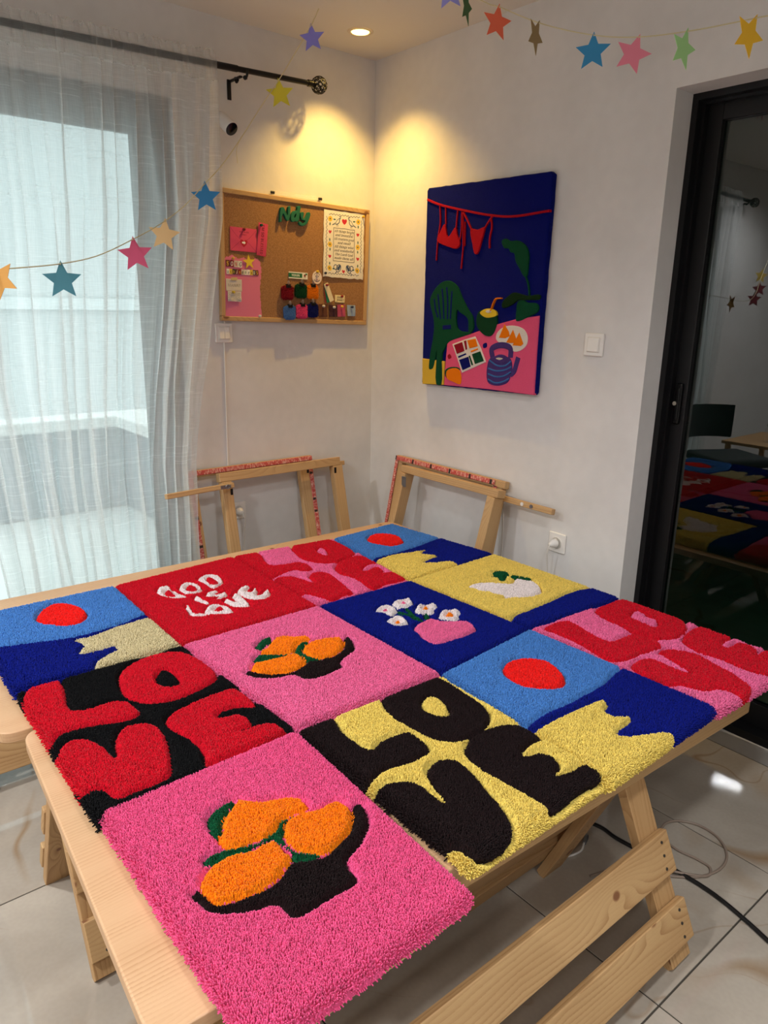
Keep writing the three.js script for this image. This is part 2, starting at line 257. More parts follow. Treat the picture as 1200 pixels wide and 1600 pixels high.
const RUGS = {
  A: { at: [0.585, -0.991], quad: [-221,-304,242,-310,207,303,-225,311], shapes: [
    ['bowl', 'dark', [183,-11,200,-5,183,41,132,80,83,103,73,148,66,153,5,154,-58,152,-62,138,-64,113,-113,93,-158,59,-166,32,-169,1,-160,-2,-150,14,-147,47,-137,56,-86,67,-45,67,-12,50,7,43,51,67,67,66,107,54,143,38]],
    ['leaf', 'green', [5,-172,-18,-150,-43,-131,-66,-94,-72,-99,-70,-134,-62,-155,-37,-171]],
    ['leaf', 'green', [-122,-43,-117,-60,-97,-61,-71,-57,-37,-42,-3,-38,25,-49,50,-64,78,-58,56,-56,37,-37,23,-12,22,16,32,36,56,61,53,65,20,53,8,44,14,29,15,-7,6,-29,-37,-30,-77,-40,-111,-40]],
    ['mango', 'orange', [13,-169,46,-135,85,-121,112,-99,115,-72,106,-58,72,-62,50,-64,27,-48,-2,-40,-36,-44,-66,-54,-74,-68,-71,-95,-55,-109,-41,-135,-18,-150]],
    ['mango', 'orange', [163,-46,174,-25,175,-4,158,21,145,36,107,54,65,64,50,53,27,26,24,-11,37,-37,55,-57,86,-58,126,-46]],
    ['mango', 'orange', [5,-27,13,-11,10,12,13,31,6,42,-13,49,-44,65,-85,66,-137,55,-147,47,-151,30,-153,-1,-140,-20,-111,-39,-77,-40,-38,-28]],
  ] },
  B: { at: [0.589, -1.586], quad: [-227,-301,221,-294,241,281,-234,315], shapes: [
    ['letter_l', 'red', [-216,-275,-189,-301,-126,-299,-124,-252,-144,-158,-141,-120,-111,-104,-68,-107,-27,-86,-15,-44,-21,-5,-55,4,-117,-18,-169,-31,-208,-29,-228,-7,-236,-63,-229,-138]],
    ['letter_o', 'red', [-8,-178,19,-242,80,-277,147,-283,200,-252,219,-198,225,-120,215,-66,185,-38,126,-20,59,-17,12,-41,-11,-78,-16,-132], [83,-158,103,-181,123,-171,127,-116,114,-84,90,-87,76,-117]],
    ['letter_v', 'red', [-219,25,-186,7,-152,34,-136,83,-132,133,-107,62,-76,28,-33,38,-9,67,-12,123,-36,203,-67,268,-98,276,-139,275,-179,273,-192,228,-226,211,-229,174,-237,103]],
    ['letter_e', 'red', [13,61,34,41,89,25,173,16,218,25,226,105,216,135,175,111,126,109,120,126,170,143,175,189,159,211,128,206,207,220,220,271,195,284,108,279,47,279,11,280,26,239,30,181,16,120]],
  ] },
  C: { at: [0.590, -2.175], quad: [-217,-293,232,-285,218,293,-232,285], shapes: [
    ['sea', 'navy', [240,28,123,46,-12,54,-106,24,-198,-6,-370,-78,-458,498,-309,567,252,472]],
    ['flame', 'cream', [-17,71,23,80,87,64,150,55,215,50,261,56,240,329,146,306,55,303,-21,290,-19,255,12,233,64,205,65,185,15,186,-24,180,-33,160,-1,120]],
    ['sun', 'scarlet', [-62,-152,-28,-211,22,-238,56,-212,81,-142,74,-85,31,-35,-4,-39,-31,-71,-55,-100]],
  ] },
  D: { at: [1.055, -2.179], quad: [-233,-281,245,-313,237,296,-247,297], shapes: [
    ['letter_g', 'white', [-134,-150,-109,-170,-87,-164,-83,-141,-91,-123,-112,-126,-125,-104,-125,-78,-109,-60,-100,-60,-93,-119,-86,-107,-84,-70,-74,-40,-75,-28,-109,-42,-130,-76,-140,-116]],
    ['letter_o', 'white', [-64,-123,-44,-149,-19,-157,1,-136,4,-93,-8,-55,-27,-43,-50,-47,-65,-59,-68,-87], [-45,-109,-26,-128,-14,-122,-9,-96,-16,-75,-34,-62,-47,-71]],
    ['letter_d', 'white', [26,-161,60,-184,88,-178,105,-150,98,-106,78,-72,52,-56,31,-48,32,-85,29,-122], [56,-158,72,-156,79,-126,73,-89,54,-76,44,-83,46,-116]],
    ['letter_i', 'white', [-61,-12,-48,-17,-39,-1,-41,28,-37,61,-48,68,-59,39,-65,10]],
    ['letter_s', 'white', [-20,-8,-1,-28,30,-23,33,-10,19,-5,1,-3,22,10,47,6,49,23,32,43,1,50,-4,38,17,32,14,25,-11,17,-21,6]],
    ['letter_l', 'white', [-112,35,-100,38,-109,73,-115,114,-100,125,-85,142,-89,150,-115,139,-130,125,-124,84]],
    ['letter_o', 'white', [-80,106,-56,83,-32,83,-11,105,-4,140,-10,176,-29,178,-53,164,-74,150,-86,130], [-57,124,-37,109,-22,112,-26,141,-44,145,-55,136]],
    ['letter_v', 'white', [7,71,25,68,30,94,38,112,49,52,65,38,76,53,74,96,64,150,50,169,27,158,11,134,5,99]],
    ['letter_e', 'white', [82,26,110,0,133,-3,144,6,135,19,107,44,118,59,145,33,152,39,142,64,119,92,126,104,165,75,180,76,172,100,153,124,122,139,97,130,83,103,80,62]],
  ] },
  E: { at: [1.510, -2.174], quad: [-210,-318,247,-273,181,300,-218,291], shapes: [
    ['letter_l', 'red', [-261,-260,-166,-332,-120,-323,-104,-274,-126,-207,-136,-138,-98,-117,-39,-107,-20,-59,-38,-5,-69,4,-98,-39,-150,-34,-223,-16,-229,-73,-233,-161,-253,-198]],
    ['letter_o', 'red', [36,-271,82,-317,144,-326,200,-313,230,-249,229,-156,210,-67,170,-35,101,-15,44,-22,10,-59,-4,-116,13,-200], [109,-192,136,-185,122,-132,96,-106,93,-141]],
    ['letter_v', 'red', [-229,0,-173,-9,-135,19,-125,57,-111,108,-93,50,-69,26,-31,33,-12,68,-23,143,-43,228,-57,274,-105,274,-161,277,-175,240,-193,190,-229,163,-233,66]],
    ['letter_e', 'red', [38,29,96,-19,154,-35,207,-20,208,41,203,96,168,81,118,100,109,126,166,113,179,145,161,176,136,179,181,190,199,215,194,275,149,282,77,278,16,281,27,221,29,162,16,110]],
  ] },
  F: { at: [1.497, -1.595], quad: [-205,-288,194,-279,217,262,-204,303], shapes: [
    ['stem', 'green', [-32,-91,-13,-67,-4,-19,-4,15,-24,3,-21,-40,-40,-76]],
    ['stem', 'green', [12,-98,21,-94,9,-57,-5,-15,-12,-21,-5,-58]],
    ['stem', 'green', [31,-23,40,-22,31,7,15,16,4,11,15,-6]],
    ['flower', 'white', [-81,-141,-41,-159,-19,-155,-11,-122,-18,-97,-41,-84,-67,-74,-67,-85,-67,-109,-84,-125]],
    ['flower', 'white', [2,-156,35,-164,61,-157,82,-157,71,-123,49,-102,17,-101,-10,-109,-5,-130]],
    ['flower', 'white', [-100,-58,-82,-62,-56,-69,-41,-57,-46,-17,-63,4,-85,4,-102,-9,-103,-37]],
    ['flower', 'white', [21,-61,45,-80,73,-96,81,-78,97,-72,118,-72,113,-47,98,-33,82,-33,70,-12,47,-7,37,-25,16,-31]],
    ['flower', 'white', [44,28,67,10,77,0,102,-9,120,5,141,11,139,41,116,47,102,72,74,74,57,59,47,48]],
    ['flower_centre', 'pink', [-59,-131,-44,-132,-41,-116,-56,-117]],
    ['flower_centre', 'pink', [28,-142,45,-142,47,-124,29,-127]],
    ['flower_centre', 'orange', [-87,-35,-70,-35,-72,-17,-90,-18]],
    ['flower_centre', 'orange', [56,-61,78,-66,76,-46,52,-47]],
    ['flower_centre', 'orange', [82,22,105,15,109,36,84,47,72,38]],
    ['vase', 'rose', [-74,45,-55,27,-20,20,11,15,27,25,34,50,55,71,88,91,103,107,95,141,81,163,57,172,13,175,-33,171,-70,169,-93,163,-98,137,-95,109,-81,77]],
  ] },
  G: { at: [1.494, -1.010], quad: [-201,-282,220,-323,234,296,-252,309], edge: 0.2530, shapes: [
    ['sea', 'navy', [246,13,95,26,-54,29,-136,24,-224,35,-281,58,-452,226,-260,402,168,451,352,278]],
    ['flame', 'yellow', [-265,70,-177,56,-103,58,-20,64,29,71,28,92,-9,106,-15,134,17,167,-22,177,-73,183,-73,202,-23,230,29,264,26,290,-2,320,-6,377,-260,402,-304,345,-301,229,-276,119]],
    ['sun', 'scarlet', [-50,-194,-9,-215,49,-203,86,-153,73,-90,37,-48,-6,-33,-47,-56,-77,-97,-77,-145]],
  ] },
  H: { at: [1.053, -1.000], quad: [-222,-297,235,-287,204,291,-216,293], edge: 0.2250, shapes: [
    ['letter_l', 'dark', [-222,-313,-176,-326,-129,-314,-124,-285,-140,-234,-143,-175,-134,-132,-101,-143,-50,-141,-21,-133,-18,-86,-29,-50,-61,-40,-117,-43,-165,-54,-207,-42,-228,-40,-229,-72,-242,-127,-235,-204]],
    ['letter_o', 'dark', [51,-317,105,-334,184,-319,219,-276,218,-199,211,-120,195,-72,146,-36,80,-24,30,-41,7,-74,-3,-143,-5,-210,13,-265], [98,-217,134,-220,141,-184,120,-139,101,-128,82,-143,77,-180]],
    ['letter_v', 'dark', [-221,-10,-181,-15,-144,7,-130,37,-134,76,-131,107,-96,13,-70,-6,-33,-4,-11,20,-13,65,-35,136,-55,201,-78,243,-95,266,-124,280,-164,281,-188,268,-197,243,-206,207,-229,184,-234,134,-243,85,-238,35]],
    ['letter_e', 'dark', [27,7,59,-18,124,-29,186,-12,209,14,212,55,206,81,173,78,128,86,122,100,159,115,170,147,153,175,118,187,155,197,200,202,210,232,212,265,186,270,121,263,66,271,20,269,25,246,21,204,16,138,10,69]],
  ] },
  I: { at: [1.929, -2.170], quad: [-172,-277,176,-298,236,277,-238,296], shapes: [
    ['sea', 'navy', [236,0,148,2,39,22,-56,30,-140,29,-200,33,-294,101,-301,401,231,376,280,239]],
    ['flame', 'yellow', [-221,69,-152,44,-86,45,-31,60,22,69,52,71,28,83,6,88,3,110,33,158,-17,169,-71,181,-30,211,30,239,27,295,11,328,-221,345,-266,291,-227,173]],
    ['sun', 'scarlet', [-50,-193,-10,-215,31,-211,61,-181,76,-135,47,-66,6,-42,-44,-45,-60,-78,-78,-131]],
  ] },
  J: { at: [1.935, -1.602], quad: [-244,-272,230,-291,235,296,-221,269], shapes: [
    ['border', 'navy', [-207,184,-118,173,-1,168,104,160,186,165,247,187,363,238,228,362,-253,338]],
    ['radish', 'white', [-119,-99,-76,-102,-30,-80,8,-39,31,-22,67,-44,99,-45,112,-10,102,43,58,92,10,101,-36,88,-69,64,-114,51,-78,46,-90,3,-87,-17,-111,-42,-108,-63]],
    ['leaf', 'green', [18,-118,47,-121,62,-149,96,-137,110,-106,88,-86,64,-84,44,-61,19,-63,39,-90]],
    ['stem', 'green', [88,-83,113,-57,129,-8,106,-5,88,-35,77,-64]],
  ] },
  K: { at: [1.940, -1.008], quad: [-226,-325,230,-298,227,325,-229,298], edge: 0.2680, shapes: [
    ['letter_l', 'red', [-195,-298,-155,-306,-93,-298,-78,-277,-85,-234,-98,-187,-103,-118,-59,-112,5,-103,23,-58,0,-5,-51,-1,-108,-12,-176,-15,-209,-33,-208,-88,-193,-170,-191,-239]],
    ['letter_o', 'red', [59,-286,135,-294,214,-291,248,-265,247,-210,238,-130,227,-66,180,-23,117,-5,50,-14,19,-43,2,-101,20,-163,21,-202], [113,-183,164,-200,170,-170,151,-144,153,-112,101,-92,104,-129]],
    ['letter_e', 'red', [69,22,129,-5,211,-9,239,3,223,58,244,92,232,101,150,101,144,122,204,124,214,150,204,185,186,196,156,198,217,203,242,256,249,322,60,278,43,230,49,157,43,87]],
    ['letter_v', 'red', [-197,15,-163,3,-115,12,-101,42,-104,94,-99,142,-78,91,-63,39,-56,12,-20,14,12,47,30,94,11,159,-1,211,-27,263,-46,292,-70,303,-105,303,-114,271,-122,232,-167,210,-184,163,-210,143,-226,110,-215,61]],
  ] },
  N: { at: [1.056, -1.591], quad: [-248,-291,236,-292,237,299,-226,286], shapes: [
    ['bowl', 'dark', [154,-39,173,-38,158,9,133,39,94,56,56,73,48,102,11,109,-38,113,-70,103,-78,82,-85,61,-131,48,-162,27,-177,5,-187,-31,-173,-33,-162,-16,-138,19,-108,36,-68,43,-17,19,28,29,53,39,91,26,124,3]],
    ['leaf', 'green', [-14,-178,-29,-184,-60,-172,-84,-151,-86,-127,-75,-125,-54,-138,-24,-159]],
    ['leaf', 'green', [-131,-79,-111,-96,-87,-92,-59,-68,-28,-55,-13,-54,6,-78,29,-94,53,-93,61,-85,32,-67,8,-42,7,-11,17,16,31,30,21,33,-5,24,-15,17,-8,-24,-15,-48,-52,-49,-97,-55,-130,-65]],
    ['mango', 'orange', [-29,-153,2,-168,29,-157,47,-134,74,-124,79,-106,73,-91,37,-93,10,-79,-11,-57,-46,-64,-72,-78,-89,-95,-90,-113,-63,-125]],
    ['mango', 'orange', [71,-82,108,-74,135,-64,151,-49,150,-32,124,3,86,27,51,37,32,29,13,4,8,-37,16,-55,44,-78]],
    ['mango', 'orange', [-14,-49,-7,-26,-9,1,-16,18,-47,34,-75,42,-110,32,-138,18,-158,-9,-162,-37,-153,-52,-131,-66,-96,-57,-51,-50]],
  ] },
};
const TAPESTRY = [
  ['floor_patch', 'ochre', 1, 0, [-337,-312,-187,-315,-188,-421,-331,-429]],
  ['tabletop', 'pink', 1, 0, [-176,-238,-162,-224,-21,-185,110,-145,217,-120,330,-105,330,-255,331,-414,87,-414,-185,-421,-184,-356]],
  ['chair', 'green', 2, 0, [-291,-79,-298,-52,-275,-11,-226,25,-177,31,-128,8,-97,-37,-56,-88,-26,-120,-20,-172,-45,-183,-55,-127,-102,-102,-122,-90,-123,-142,-107,-175,-30,-185,-133,-216,-176,-238,-190,-260,-204,-281,-201,-419,-237,-421,-240,-269,-261,-351,-287,-357,-289,-321,-265,-188,-268,-140]],
  ['chair_gap', 'navy', 3, 9, [-268,-45,-257,-92,-240,-125]],
  ['chair_gap', 'navy', 3, 9, [-245,-24,-236,-71,-222,-132]],
  ['chair_gap', 'navy', 3, 9, [-220,-1,-210,-51,-201,-131]],
  ['chair_gap', 'navy', 3, 9, [-191,5,-182,-51,-178,-131]],
  ['chair_gap', 'navy', 3, 9, [-157,-11,-159,-64,-160,-130]],
  ['chair_gap', 'navy', 3, 0, [-208,-158,-154,-153,-153,-173,-207,-177]],
  ['clothes_line', 'red', 1, 9, [-339,375,-264,349,-101,311,42,283,159,270,341,277]],
  ['bikini_top', 'red', 2, 0, [-264,199,-262,218,-255,225,-221,267,-198,212,-153,250,-141,218,-123,186,-127,171,-147,162,-186,170]],
  ['strap', 'red', 1, 5, [-256,342,-250,275,-261,212,-267,118]],
  ['strap', 'red', 1, 5, [-220,333,-215,264]],
  ['strap', 'red', 1, 5, [-146,315,-152,247]],
  ['strap', 'red', 1, 5, [-121,310,-121,217,-133,183]],
  ['strap', 'red', 1, 5, [-114,306,-105,166,-110,80]],
  ['strap', 'red', 1, 5, [-98,268,-96,171]],
  ['bikini_bottom', 'red', 2, 0, [-64,236,-24,232,17,239,5,192,-17,138,-33,137,-49,176]],
  ['strap', 'red', 1, 7, [-112,306,-85,271,-58,232]],
  ['strap', 'red', 1, 7, [55,279,33,257,14,234]],
  ['strap', 'red', 1, 7, [48,270,54,237,46,196,48,156]],
  ['banana_leaf', 'green', 2, 0, [113,181,133,189,158,179,199,178,240,157,257,128,259,76,254,44,243,41,212,77,193,101,183,131,162,137,153,150,128,154]],
  ['leaf_stalk', 'green', 1, 7, [248,44,264,12,274,-29]],
  ['foliage', 'moss', 2, 0, [136,-76,136,-55,168,-30,192,-18,233,-24,265,-30,327,-27,328,-42,267,-47,219,-48,187,-66,147,-79]],
  ['plant_pot', 'green', 3, 0, [216,-127,214,-90,219,-54,243,-46,267,-56,314,-59,326,-76,320,-91,273,-113,242,-126,226,-129]],
  ['coconut', 'bottle', 3, 0, [-3,-120,9,-94,35,-86,70,-82,106,-93,113,-117,114,-148,91,-190,52,-192,4,-158]],
  ['coconut_top', 'yellow', 4, 0, [16,-100,35,-87,70,-82,105,-92,112,-108,90,-117,46,-118]],
  ['coconut_hole', 'white', 5, 0, [49,-93,62,-87,79,-89,82,-97,58,-100]],
  ['straw', 'orange', 5, 5, [74,-98,90,-58,101,-43,133,-40]],
  ['plate', 'white', 2, 0, [114,-205,117,-179,153,-153,211,-146,261,-159,282,-185,282,-215,260,-238,220,-250,159,-228]],
  ['pastry', 'orange', 3, 0, [129,-198,156,-141,184,-171,190,-189,165,-199]],
  ['pastry', 'orange', 3, 0, [171,-215,204,-161,223,-194,221,-215,192,-217]],
  ['pastry', 'orange', 3, 0, [205,-225,238,-170,264,-216,251,-226]],
  ['tray', 'white', 2, 0, [-143,-237,-73,-215,-4,-197,34,-247,67,-301,-2,-329,-75,-358,-109,-296]],
  ['paint_square', 'maroon', 3, 0, [-132,-240,-80,-224,-63,-263,-110,-279]],
  ['paint_square', 'maroon', 3, 0, [-72,-220,-56,-216,-47,-254,-58,-259]],
  ['paint_square', 'orange', 3, 0, [-52,-216,-1,-206,15,-239,-35,-251]],
  ['paint_square', 'orange', 3, 0, [-28,-259,15,-245,18,-253,-25,-268]],
  ['paint_square', 'navy', 3, 0, [-104,-287,-55,-270,-50,-277,-99,-296]],
  ['paint_square', 'navy', 3, 0, [-96,-302,-38,-284,-21,-327,-71,-347]],
  ['paint_square', 'green', 3, 0, [-39,-281,-29,-279,-6,-319,-18,-322]],
  ['paint_square', 'green', 3, 0, [-20,-273,30,-257,55,-298,2,-315]],
  ['dab', 'navy', 2, 0, [41,-228,63,-221,66,-239,45,-244]],
  ['dab', 'maroon', 2, 0, [-170,-289,-156,-280,-143,-295,-162,-304]],
  ['fruit_leaf', 'green', 2, 0, [-182,-356,-155,-339,-96,-336,-86,-345,-162,-389,-177,-383]],
  ['fruit', 'orange', 3, 0, [-169,-355,-96,-342,-76,-375,-80,-408,-121,-403,-167,-389]],
  ['kettle_handle', 'violet', 3, 26, [101,-279,93,-247,121,-231,168,-227,196,-238,199,-275]],
  ['kettle_body', 'violet', 3, 0, [76,-303,94,-279,197,-276,213,-313,204,-358,189,-378,130,-395,80,-382]],
  ['kettle_spout', 'violet', 3, 24, [203,-344,222,-328,232,-299,240,-270]],
  ['kettle_lid', 'violet', 4, 0, [102,-285,137,-265,178,-272,177,-296,126,-301]],
  ['lid_opening', 'white', 5, 0, [121,-282,138,-277,162,-280,143,-288]],
  ['kettle_stripe', 'blue', 4, 6, [83,-291,132,-311,174,-308,205,-288]],
  ['kettle_stripe', 'blue', 4, 6, [82,-326,125,-333,176,-325,208,-310]],
  ['kettle_stripe', 'blue', 4, 6, [82,-349,127,-357,169,-351,208,-331]],
  ['kettle_stripe', 'blue', 4, 6, [83,-371,124,-383,171,-373,200,-358]],
];
// ---------- rugs ----------
const YARN = {
  pink: '#e6588c', rose: '#e66a9a', red: '#cc0a24', black: '#0b0b0d', navy: '#07177c', blue: '#4a83c8', yellow: '#e6cc66', cream: '#cdbf96', dark: '#1d1112', orange: '#f5840a', green: '#07502f', white: '#e9dfdf', scarlet: '#ee1c18', bottle: '#0b4226',
};
const yarnCache = {};
function yarn(name) {
  return yarnCache[name] ??= phy(YARN[name], 0.95, { sheen: /black|dark|navy|bottle|green/.test(name) ? 0.15 : 0.7, sheenRoughness: 0.55, sheenColor: new THREE.Color(YARN[name]).lerp(new THREE.Color('#ffffff'), 0.4), specularIntensity: 0.3 });
}
function tuftShape(seed) {                                // one bundle of cut yarn, 1 unit tall
  const r = mulberry(seed), P = [[0.7, 0], [0.9, 0.5], [1.0, 0.8], [0.72, 0.95], [0, 1.0]].map(([x, y]) => new THREE.Vector2(x, y));
  const g = new THREE.LatheGeometry(P, 6), p = g.attributes.position, bx = (r() - 0.5) * 0.8, bz = (r() - 0.5) * 0.8;
  for (let i = 0; i < p.count; i++) { const y = p.getY(i); p.setX(i, p.getX(i) + bx * y * y); p.setZ(i, p.getZ(i) + bz * y * y); }
  g.deleteAttribute('uv'); g.computeVertexNormals(); return g;
}
const TUFTS = [tuftShape(5), tuftShape(8)];
const TABLE_Y = 0.48, RB = 0.012, RM = 0.054;
function over(edge, x, t, z) {                            // where a point t above the table comes to lie once the rug bends over the table's front edge
  if (edge === undefined || z <= edge) return [x, t, z, 0];
  const a = Math.min((z - edge) / RM, 1.5); return [x, -RB + (RB + t) * Math.cos(a), edge + (RB + t) * Math.sin(a), a];
}
const _m = new THREE.Matrix4(), _q = new THREE.Quaternion(), _q2 = new THREE.Quaternion(), UPV = V(0, 1, 0);
function makeRug(key, label, base, baseName, spacing, length = 0.0110) {
  const R = RUGS[key], t = thing('tufted_rug', label, 'rug', [R.at[0], TABLE_Y, R.at[1]], 'tufted rugs laid edge to edge on the table');
  const quad = []; for (let i = 0; i < 8; i += 2) quad.push([R.quad[i] * 0.001 * 0.993, R.quad[i + 1] * 0.001 * 0.993]);
  const outline = roundedPath(quad, 0.012).getPoints(4).map((p) => [p.x, p.y]);
  const regions = [{ name: baseName, color: base, poly: outline }];
  for (const [name, color, pts, hole] of R.shapes) regions.push({ name, color, poly: smooth(pts), hole: hole && smooth(hole) });
  const at = (x, z) => { if (!inside(outline, x, z)) return -1; for (let k = regions.length - 1; k > 0; k--) if (inside(regions[k].poly, x, z) && !(regions[k].hole && inside(regions[k].hole, x, z))) return k; return 0; };
  const xs = quad.map((p) => p[0]), zs = quad.map((p) => p[1]), xa = Math.min(...xs), xb = Math.max(...xs), za = Math.min(...zs), zb = Math.max(...zs);
  const C = /[DEF]/.test(key) ? 0.0036 : 0.005, nx = Math.ceil((xb - xa) / C), nz = Math.ceil((zb - za) / C), cell = [];
  for (let j = 0; j < nz; j++) for (let i = 0; i < nx; i++) cell.push(at(xa + (i + 0.5) * C, za + (j + 0.5) * C));
  const id = (i, j) => (i < 0 || j < 0 || i >= nx || j >= nz ? -1 : cell[j * nx + i]);
  // height of the body: fields are rounded off towards their outlines, so that grooves part the colours
  const lines = []; for (let q = 1; q < regions.length; q++) for (const P of [regions[q].poly, regions[q].hole]) if (P && P.some(([x, y]) => inside(outline, x, y))) lines.push(P);
  const relief = (x, z) => { let d = 1; for (const P of lines) d = Math.min(d, toEdge(P, x, z)[0]); const e = inside(outline, x, z) ? toEdge(outline, x, z)[0] : 0, g = clamp(1 - d / 0.013), r = clamp(1 - e / 0.020); return 0.030 - 0.010 * g * g - 0.015 * r * r * r; };
  // woven backing under the pile
  {
    const pos = [], idx = []; const n = outline.length;
    for (const tt of [0.0005, 0.0045]) { for (const [x, z] of outline) pos.push(...over(R.edge, x, tt, z).slice(0, 3)); }
    for (let i = 0; i < n; i++) { const k = (i + 1) % n; idx.push(i, n + i, k, k, n + i, n + k); }
    const g = new THREE.BufferGeometry(); g.setAttribute('position', new THREE.Float32BufferAttribute(pos, 3)); g.setIndex(idx); g.computeVertexNormals();
    part('backing', g, backingCloth, t);
  }
  regions.forEach((r, k) => {                             // the body of each colour field
    const pos = [], idx = [], seen = new Map();
    const vtx = (i, j, h) => { const q = `${i},${j},${h}`; if (!seen.has(q)) { seen.set(q, pos.length / 3); pos.push(...over(R.edge, xa + i * C, h ? h : relief(xa + i * C, za + j * C), za + j * C).slice(0, 3)); } return seen.get(q); };
    const low = 0.003, top = 0;
    for (let j = 0; j < nz; j++) for (let i = 0; i < nx; i++) {
      if (cell[j * nx + i] !== k) continue;
      const quadOf = (a, b, c, d) => idx.push(a, b, c, a, c, d);
      quadOf(vtx(i, j, top), vtx(i, j + 1, top), vtx(i + 1, j + 1, top), vtx(i + 1, j, top));
      if (id(i - 1, j) !== k) quadOf(vtx(i, j, low), vtx(i, j + 1, low), vtx(i, j + 1, top), vtx(i, j, top));
      if (id(i + 1, j) !== k) quadOf(vtx(i + 1, j + 1, low), vtx(i + 1, j, low), vtx(i + 1, j, top), vtx(i + 1, j + 1, top));
      if (id(i, j - 1) !== k) quadOf(vtx(i + 1, j, low), vtx(i, j, low), vtx(i, j, top), vtx(i + 1, j, top));
      if (id(i, j + 1) !== k) quadOf(vtx(i, j + 1, low), vtx(i + 1, j + 1, low), vtx(i + 1, j + 1, top), vtx(i, j + 1, top));
    }
    if (!idx.length) return;
    const g = new THREE.BufferGeometry(); g.setAttribute('position', new THREE.Float32BufferAttribute(pos, 3)); g.setIndex(idx); g.computeVertexNormals();
    r.mesh = part(r.name, g, yarn(r.color), t); r.put = [[], []];
  });
  // the pile: every bundle of yarn stands on its own
  const fine = mulberry(R.at[0] * 1000 | 0);
  for (let z = za; z < zb; z += spacing) for (let x = xa; x < xb; x += spacing) {
    const px = x + (fine() - 0.5) * spacing * 1.1, pz = z + (fine() - 0.5) * spacing * 1.1, k = at(px, pz);
    if (k < 0 || !regions[k].put) continue;
    const motif = k > 0 ? Math.min(...[regions[k].poly, regions[k].hole].filter(Boolean).map((p) => toEdge(p, px, pz)[0])) : 9;
    let near = motif, way = null;
    for (let q = 1; q < regions.length; q++) for (const P of [regions[q].poly, regions[q].hole]) { if (!P) continue; const e = toEdge(P, px, pz); if (e[0] < near || (q === k && e[0] <= near + 1e-9)) { near = e[0]; way = e; } }
    const side = toEdge(outline, px, pz), rim = side[0];
    const clump = noise(px * 70 + 9 * R.at[0], pz * 70) * 0.5 + noiseB(px * 160, pz * 160 + R.at[1]) * 0.5;
    let h = length * (0.86 + 0.28 * fine()) + 0.0014 * clump, tx = 0.30 * (fine() - 0.5) + 0.15 * noise(px * 38, pz * 38 + 50), tz = 0.30 * (fine() - 0.5) + 0.15 * noiseB(px * 38 + 20, pz * 38);
    const g = clamp(1 - near / 0.013), e = clamp(1 - rim / 0.020);
    if (g && way) { const l = way[0] + 1e-6; tx -= way[1] / l * 0.45 * g; tz -= way[2] / l * 0.45 * g; }
    if (e) { const l = rim + 1e-6; tx += side[1] / l * (0.8 * e * e); tz += side[2] / l * (0.8 * e * e); }
    const y0 = 0.0275 - 0.010 * g * g - 0.015 * e * e * e;
    const [bx, by, bz, a] = over(R.edge, px, y0, pz);
    const dir = V(tx, 1, tz).normalize().applyAxisAngle(V(1, 0, 0), a);
    _q.setFromUnitVectors(UPV, dir); _q2.setFromAxisAngle(UPV, fine() * 6.283); _q.multiply(_q2);
    const w = spacing * (0.46 + 0.14 * fine());
    regions[k].put[fine() < 0.5 ? 0 : 1].push([bx, by, bz, _q.clone(), w, h, 0.80 + 0.36 * fine() + 0.06 * clump]);
  }
  // a shaggy fringe all round the rim
  const rim = outline.map((p, i) => [p, outline[(i + 1) % outline.length]]);
  for (const [a, b] of rim) { const L = Math.hypot(b[0] - a[0], b[1] - a[1]), n = Math.floor(L / (spacing * 0.55)); for (let i = 0; i < n; i++) {
    const f = (i + fine()) / n, px = a[0] + (b[0] - a[0]) * f, pz = a[1] + (b[1] - a[1]) * f, k = at(px * 0.985, pz * 0.985); if (k < 0 || !regions[k].put) continue;
    let ox = (b[1] - a[1]) / L, oz = -(b[0] - a[0]) / L; if (ox * px + oz * pz < 0) { ox = -ox; oz = -oz; }
    const y0 = 0.003 + 0.016 * fine(), [bx, by, bz, an] = over(R.edge, px - ox * 0.004, y0, pz - oz * 0.004), up = -0.25 + y0 * 40;
    const dir = V(ox + 0.5 * (fine() - 0.5), up, oz + 0.5 * (fine() - 0.5)).normalize().applyAxisAngle(V(1, 0, 0), an);
    _q.setFromUnitVectors(UPV, dir);
    regions[k].put[fine() < 0.5 ? 0 : 1].push([bx, by, bz, _q.clone(), spacing * (0.5 + 0.12 * fine()), 0.007 + 0.005 * fine(), 0.86 + 0.24 * fine()]);
  } }
  const c = new THREE.Color();
  for (const r of regions) for (let s = 0; s < 2; s++) {
    const L = r.put?.[s]; if (!L?.length) continue;
    const im = new THREE.InstancedMesh(TUFTS[s], yarn(r.color), L.length); im.name = 'pile'; im.userData.kind = 'stuff'; im.castShadow = im.receiveShadow = true;
    L.forEach(([x, y, z, q, w, h, b], i) => { _m.compose(V(x, y, z), q, V(w, h, w)); im.setMatrixAt(i, _m); c.setRGB(b, b, b); im.setColorAt(i, c); });
    r.mesh.add(im);
  }
  return t;
}
const backingCloth = std('#cfae7c', 0.9, { side: THREE.DoubleSide });
makeRug('A', 'large deep pink mango bowl rug at the nearest corner of the table', 'pink', 'ground', 0.0025, 0.0112);
makeRug('B', 'black shag rug with bold red LOVE letters, on the left table edge', 'black', 'ground', 0.0027);
makeRug('C', 'blue and navy rug with red sun and cream flame, at the far left table corner', 'blue', 'sky', 0.0031);
makeRug('D', 'all red rug with small white letters reading GOD IS LOVE', 'red', 'ground', 0.0026);
makeRug('E', 'pink rug with red LOVE letters, at the far edge beside the white lettered rug', 'rose', 'ground', 0.0029);
makeRug('F', 'navy rug with a pink vase of white flowers, in the middle of the table', 'navy', 'ground', 0.0026);
